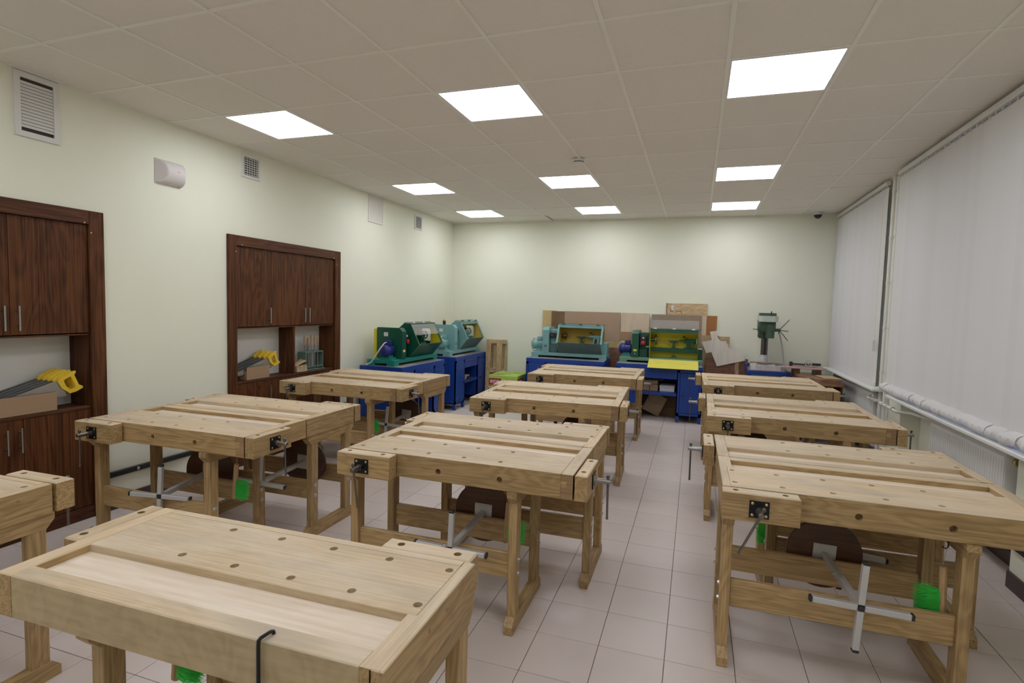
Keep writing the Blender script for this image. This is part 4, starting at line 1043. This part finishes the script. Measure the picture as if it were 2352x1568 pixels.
board('red_panel', 'reddish panel below the cut-out plywood', 'red_board', .14, .72, .0, .905, 8.545, .018)
board('pine_batten', 'pine batten in front of the reddish panel', 'pine_z', .545, .60, .0, .895, 8.520, .014)
# plywood with a rounded bite and steps, leaning in front of the stack
cut = [(0, .62), (.10, .655)]
def cp(u, v): return (1590 + u / 11.2, 740 + v / 11.2)
def unpix(u, v, y):
    d = right * ((u - 1176) / 1252) - up * ((v - 784) / 1252) + fwd
    k = y / d.y; return (d.x * k, CAM_H + d.z * k)
pix = [(455, 243), (675, 213), (645, 260), (635, 310), (645, 370), (670, 420), (705, 458), (750, 482), (800, 490), (865, 482), (955, 685), (1210, 650), (1365, 982), (630, 1130), (490, 765), (360, 790), (245, 505), (480, 465), (505, 450)]
poly = [unpix(*cp(*q), 8.50) for q in pix]; cx0 = sum(p[0] for p in poly) / len(poly); cz0 = min(p[1] for p in poly)
o = MB().prism([(b - cz0, a - cx0) for a, b in poly], -.009, 0, 1).build('plywood_cutout', 'birch_white'); o.location = (cx0, 8.50, cz0)
tag(o, 'pale plywood cut-out with steps and a rounded bite', 'board')

# ------------------------------------------------------------------ pallet and tool carton in the corner
pt = thing('wooden_pallet', 'upright wooden pallet leaning in the far left corner', 'pallet', (-3.345, 8.60, 0)); pt.rotation_euler = (D(-2), 0, 0)
for x0 in (0.0, .10, .20, .305): MB().box(x0, x0 + .085 if x0 < .30 else x0 + .035, -.022, 0, 0, 1.0, .003).build('slat', 'pine_z', pt)
for z0 in (.0, .46, .945): MB().box(0, .34, -.075, -.022, z0, z0 + .07, .003).build('crossbar', 'pine_x', pt)
MB().box(.185, .275, -.097, -.075, 0, 1.015, .003).build('front_slat', 'pine_z', pt); MB().box(.0, .08, -.097, -.075, 0, 1.015, .003).build('front_slat', 'pine_z', pt)
def text_mesh(s, size, mat, parent, name, depth=.001, bold=.03):
    cu = bpy.data.curves.new(name, 'FONT'); cu.body = s; cu.size = size; cu.extrude = depth; cu.align_x = 'CENTER'; cu.align_y = 'CENTER'; cu.offset = size * bold; cu.resolution_u = 3
    tmp = bpy.data.objects.new(name, cu); COL.objects.link(tmp); bpy.context.view_layer.update()
    me = bpy.data.meshes.new_from_object(tmp.evaluated_get(bpy.context.evaluated_depsgraph_get())); bpy.data.objects.remove(tmp)
    me.materials.clear(); me.materials.append(M[mat]); o = bpy.data.objects.new(name, me); COL.objects.link(o); o.parent = parent; return o
tb = thing('tool_carton', 'lime green carton with red brand panels in the corner', 'box', (-3.05, 7.92, 0))
MB().box(0, .465, 0, .60, 0, .498, .003).build('body', 'box_green', tb)
MB().box(.002, .463, .002, .29, .498, .502, .001).build('top_flap', 'box_green', tb)
MB().box(.002, .463, .31, .598, .498, .502, .001).build('top_flap', 'box_green', tb)
for (a, b, c, d_) in ((.06, .10, .20, .26), (.20, .18, .30, .235), (.26, .36, .40, .44), (.12, .40, .22, .46)): MB().box(a, c, b, d_, .5015, .5035).build('printed_mark', 'box_print', tb)
l1 = MB().box(.004, .205, -.0015, .001, .345, .455).build('brand_panel', 'red_print', tb); tx = text_mesh('RYOBI', .056, 'white_print', l1, 'brand_lettering'); tx.location = (.105, -.003, .40); tx.rotation_euler = (PI / 2, 0, 0); tx.scale = (1.0, 1.25, 1)
l2 = MB().box(.464, .4665, .03, .30, .345, .455).build('brand_panel', 'red_print', tb); tx = text_mesh('RYOBI', .056, 'white_print', l2, 'brand_lettering'); tx.location = (.468, .165, .40); tx.rotation_euler = (PI / 2, 0, PI / 2); tx.scale = (1.0, 1.25, 1)
MB().box(.02, .14, .06, .10, .5015, .5032).build('brand_panel', 'red_print', tb)

# ------------------------------------------------------------------ drill press on its blue stand
ds = thing('drill_stand', 'blue steel stand under the drill press', 'stand', (.68, 7.99, 0))
MB().box(0, .52, 0, .60, .745, .80, .004).build('top', 'cabinet_blue', ds)
MB().box(.012, .508, .012, .588, .80, .804).build('top_mat', 'desk_brown', ds)
MB().box(0, .52, .58, .60, .80, .85).box(-.004, .012, .28, .60, .80, .86).build('rim', 'cabinet_blue', ds)
for sx in (0, .48):
    for sy in (0, .56): MB().box(sx, sx + .04, sy, sy + .04, 0, .745).build('leg', 'cabinet_blue', ds)
MB().box(.02, .50, .02, .58, .25, .27).build('shelf', 'cabinet_blue', ds)
dp = thing('drill_press', 'green bench drill press with white belt cover', 'drill press', (.925, 8.30, .804))
MB().prism([(-.205, -.21), (-.20, .05), (-.14, .13), (.14, .13), (.22, .05), (.22, -.21), (.16, -.24), (-.15, -.24)], 0, .06, 2).build('base', 'cast_white', dp)
MB().box(-.11, .11, -.15, .06, .058, .078, .006).build('base_top', 'cast_white', dp)
MB().cyl((-.02, .07, .05), (-.02, .07, .19), .062, .05, 20).build('column_foot', 'cast_white', dp, True)
MB().cyl((-.02, .07, .18), (-.02, .07, .60), .045, n=20).build('column', 'steel_dark', dp, True)
MB().box(-.034, .0, .018, .03, .19, .55, .002).build('rack_strip', 'black_plastic', dp)
MB().box(-.125, .095, -.10, .10, .50, .70, .03).box(-.115, -.03, -.02, .10, .42, .56, .02).build('head', 'drill_green', dp, True)
MB().cyl((.025, -.085, .43), (.025, -.085, .62), .055, .06, 20).build('spindle_housing', 'drill_green', dp, True)
MB().prism([(-.125, -.13), (-.125, .12), (-.08, .16), (.07, .16), (.115, .12), (.115, -.13), (.07, -.16), (-.08, -.16)], .655, .735, 2).build('belt_cover', 'drill_white', dp)
MB().prism([(-.11, -.05), (-.11, .12), (-.07, .15), (.06, .15), (.10, .12), (.10, -.05)], .735, .775, 2).build('belt_cover_top', 'drill_green', dp)
MB().cyl((.03, -.085, .735), (.03, -.085, .80), .008, n=10).build('spindle_tip', 'black_plastic', dp)
MB().cyl((.09, -.07, .545), (.155, -.07, .545), .022, n=14).build('feed_hub', 'drill_green', dp, True)
for (dy, dz, dx) in ((.0, .145, .12), (-.08, -.01, .10), (.02, -.14, .115), (.06, -.05, .0)):
    hd = MB().cyl((.14, -.07, .545), (.14 + dx, -.07 + dy, .545 + dz), .0048, n=8).build('feed_handle', 'black_plastic', dp)
    MB().lathe([(.004, -.008), (.009, -.003), (.009, .005), (.004, .009)], 2, (.14 + dx, -.07 + dy, .545 + dz), 10).build('handle_knob', 'zinc', hd, True)
MB().cyl((-.12, -.05, .545), (-.19, -.06, .548), .0055, n=8).build('lock_lever', 'black_plastic', dp)
MB().tube([(.15, 0, .52), (.17, .0, .44), (.20, .0, .30), (.22, .0, .15), (.225, -.01, .03), (.21, -.03, .008)], .010, 8).build('cable_hose', 'hose_grey', dp, True)
db = MB().prism([(-.21, -.10), (-.03, -.14), (.20, -.08), (.16, .0), (-.10, .015)], 0, .014, 2).build('scrap_board', 'desk_brown'); db.location = (.925, 8.27, .884); db.rotation_euler = (D(0), D(2), 0)
tag(db, 'flat brown scrap board lying on the drill press base', 'board')

# ------------------------------------------------------------------ brown table in the window corner
ct = thing('corner_table', 'brown table in the window corner', 'table', (1.225, 7.22, 0))
MB().box(0, .435, 0, 1.35, .735, .76, .003).build('top', 'desk_brown', ct)
MB().box(.40, .42, .02, 1.32, 0, .735).build('side_panel', 'walnut_z', ct); MB().box(.02, .04, .3, 1.32, 0, .735).build('side_panel', 'walnut_z', ct); MB().box(.04, .40, 1.30, 1.32, 0, .735).build('back_panel', 'walnut_z', ct)
o = MB().prism([(.16, .0), (.42, 0), (.42, .50), (.02, .50), (.02, .30)], 0, .024, 2).build('table_board', 'desk_brown'); o.location = (1.225, 7.235, .762); tag(o, 'brown board lying on the corner table', 'board')
o = MB().prism([(.18, .03), (.41, .02), (.42, .52), (.0, .54), (.0, .34)], 0, .020, 2).build('table_board', 'desk_brown'); o.location = (1.228, 7.25, .788); tag(o, 'upper brown board with cut corner on the corner table', 'board')
o = MB().box(-.09, .09, -.17, .17, 0, .012, .002).build('pale_board', 'osb_tan'); o.location = (1.545, 7.50, .810); o.rotation_euler = (0, 0, D(8)); tag(o, 'pale board lying on the corner table next to the sill', 'board')
o = MB().box(-.23, .21, -.26, .26, 0, .012, .002).build('pink_plywood', 'pink_board'); o.location = (1.365, 8.06, .872); o.rotation_euler = (0, 0, D(-8)); tag(o, 'pinkish board raised at the back of the corner table', 'board')
for k, xx in enumerate((1.27, 1.52)):
    o = MB().box(-.03, .03, -.15, .15, 0, .108, .003).build('support_block', 'desk_brown'); o.location = (xx, 8.08, .762); tag(o, 'wooden block supporting the pinkish board, %s one' % ('inner', 'window side')[k], 'wood block')
jig = thing('saw_guide', 'black and grey saw guide lying on the pinkish board', 'tool', (1.385, 8.02, .8845), D(-6))
MB().box(-.02, .17, .03, .065, .02, .05, .003).box(-.16, .0, .04, .07, .015, .035, .003).box(-.20, -.16, .02, .08, 0, .055, .004).build('rail', 'black_plastic', jig)
ro_, ri_ = [], []
for k in range(22): a = 2 * PI * k / 22; ro_.append((.05 + .045 * math.sin(a), .02 + .042 * math.cos(a))); ri_.append((.05 + .032 * math.sin(a), .02 + .030 * math.cos(a)))
MB().ring(ro_, ri_, -.05, -.035, 1).cyl((.02, -.042, .05), (.02, .03, .05), .014, n=14).box(-.012, .052, -.046, -.04, .046, .054).build('wheel', 'zinc', jig)
MB().box(-.12, .13, -.01, .02, .004, .016, .002).box(.11, .15, -.05, .05, 0, .02, .004).build('slide', 'zinc', jig)
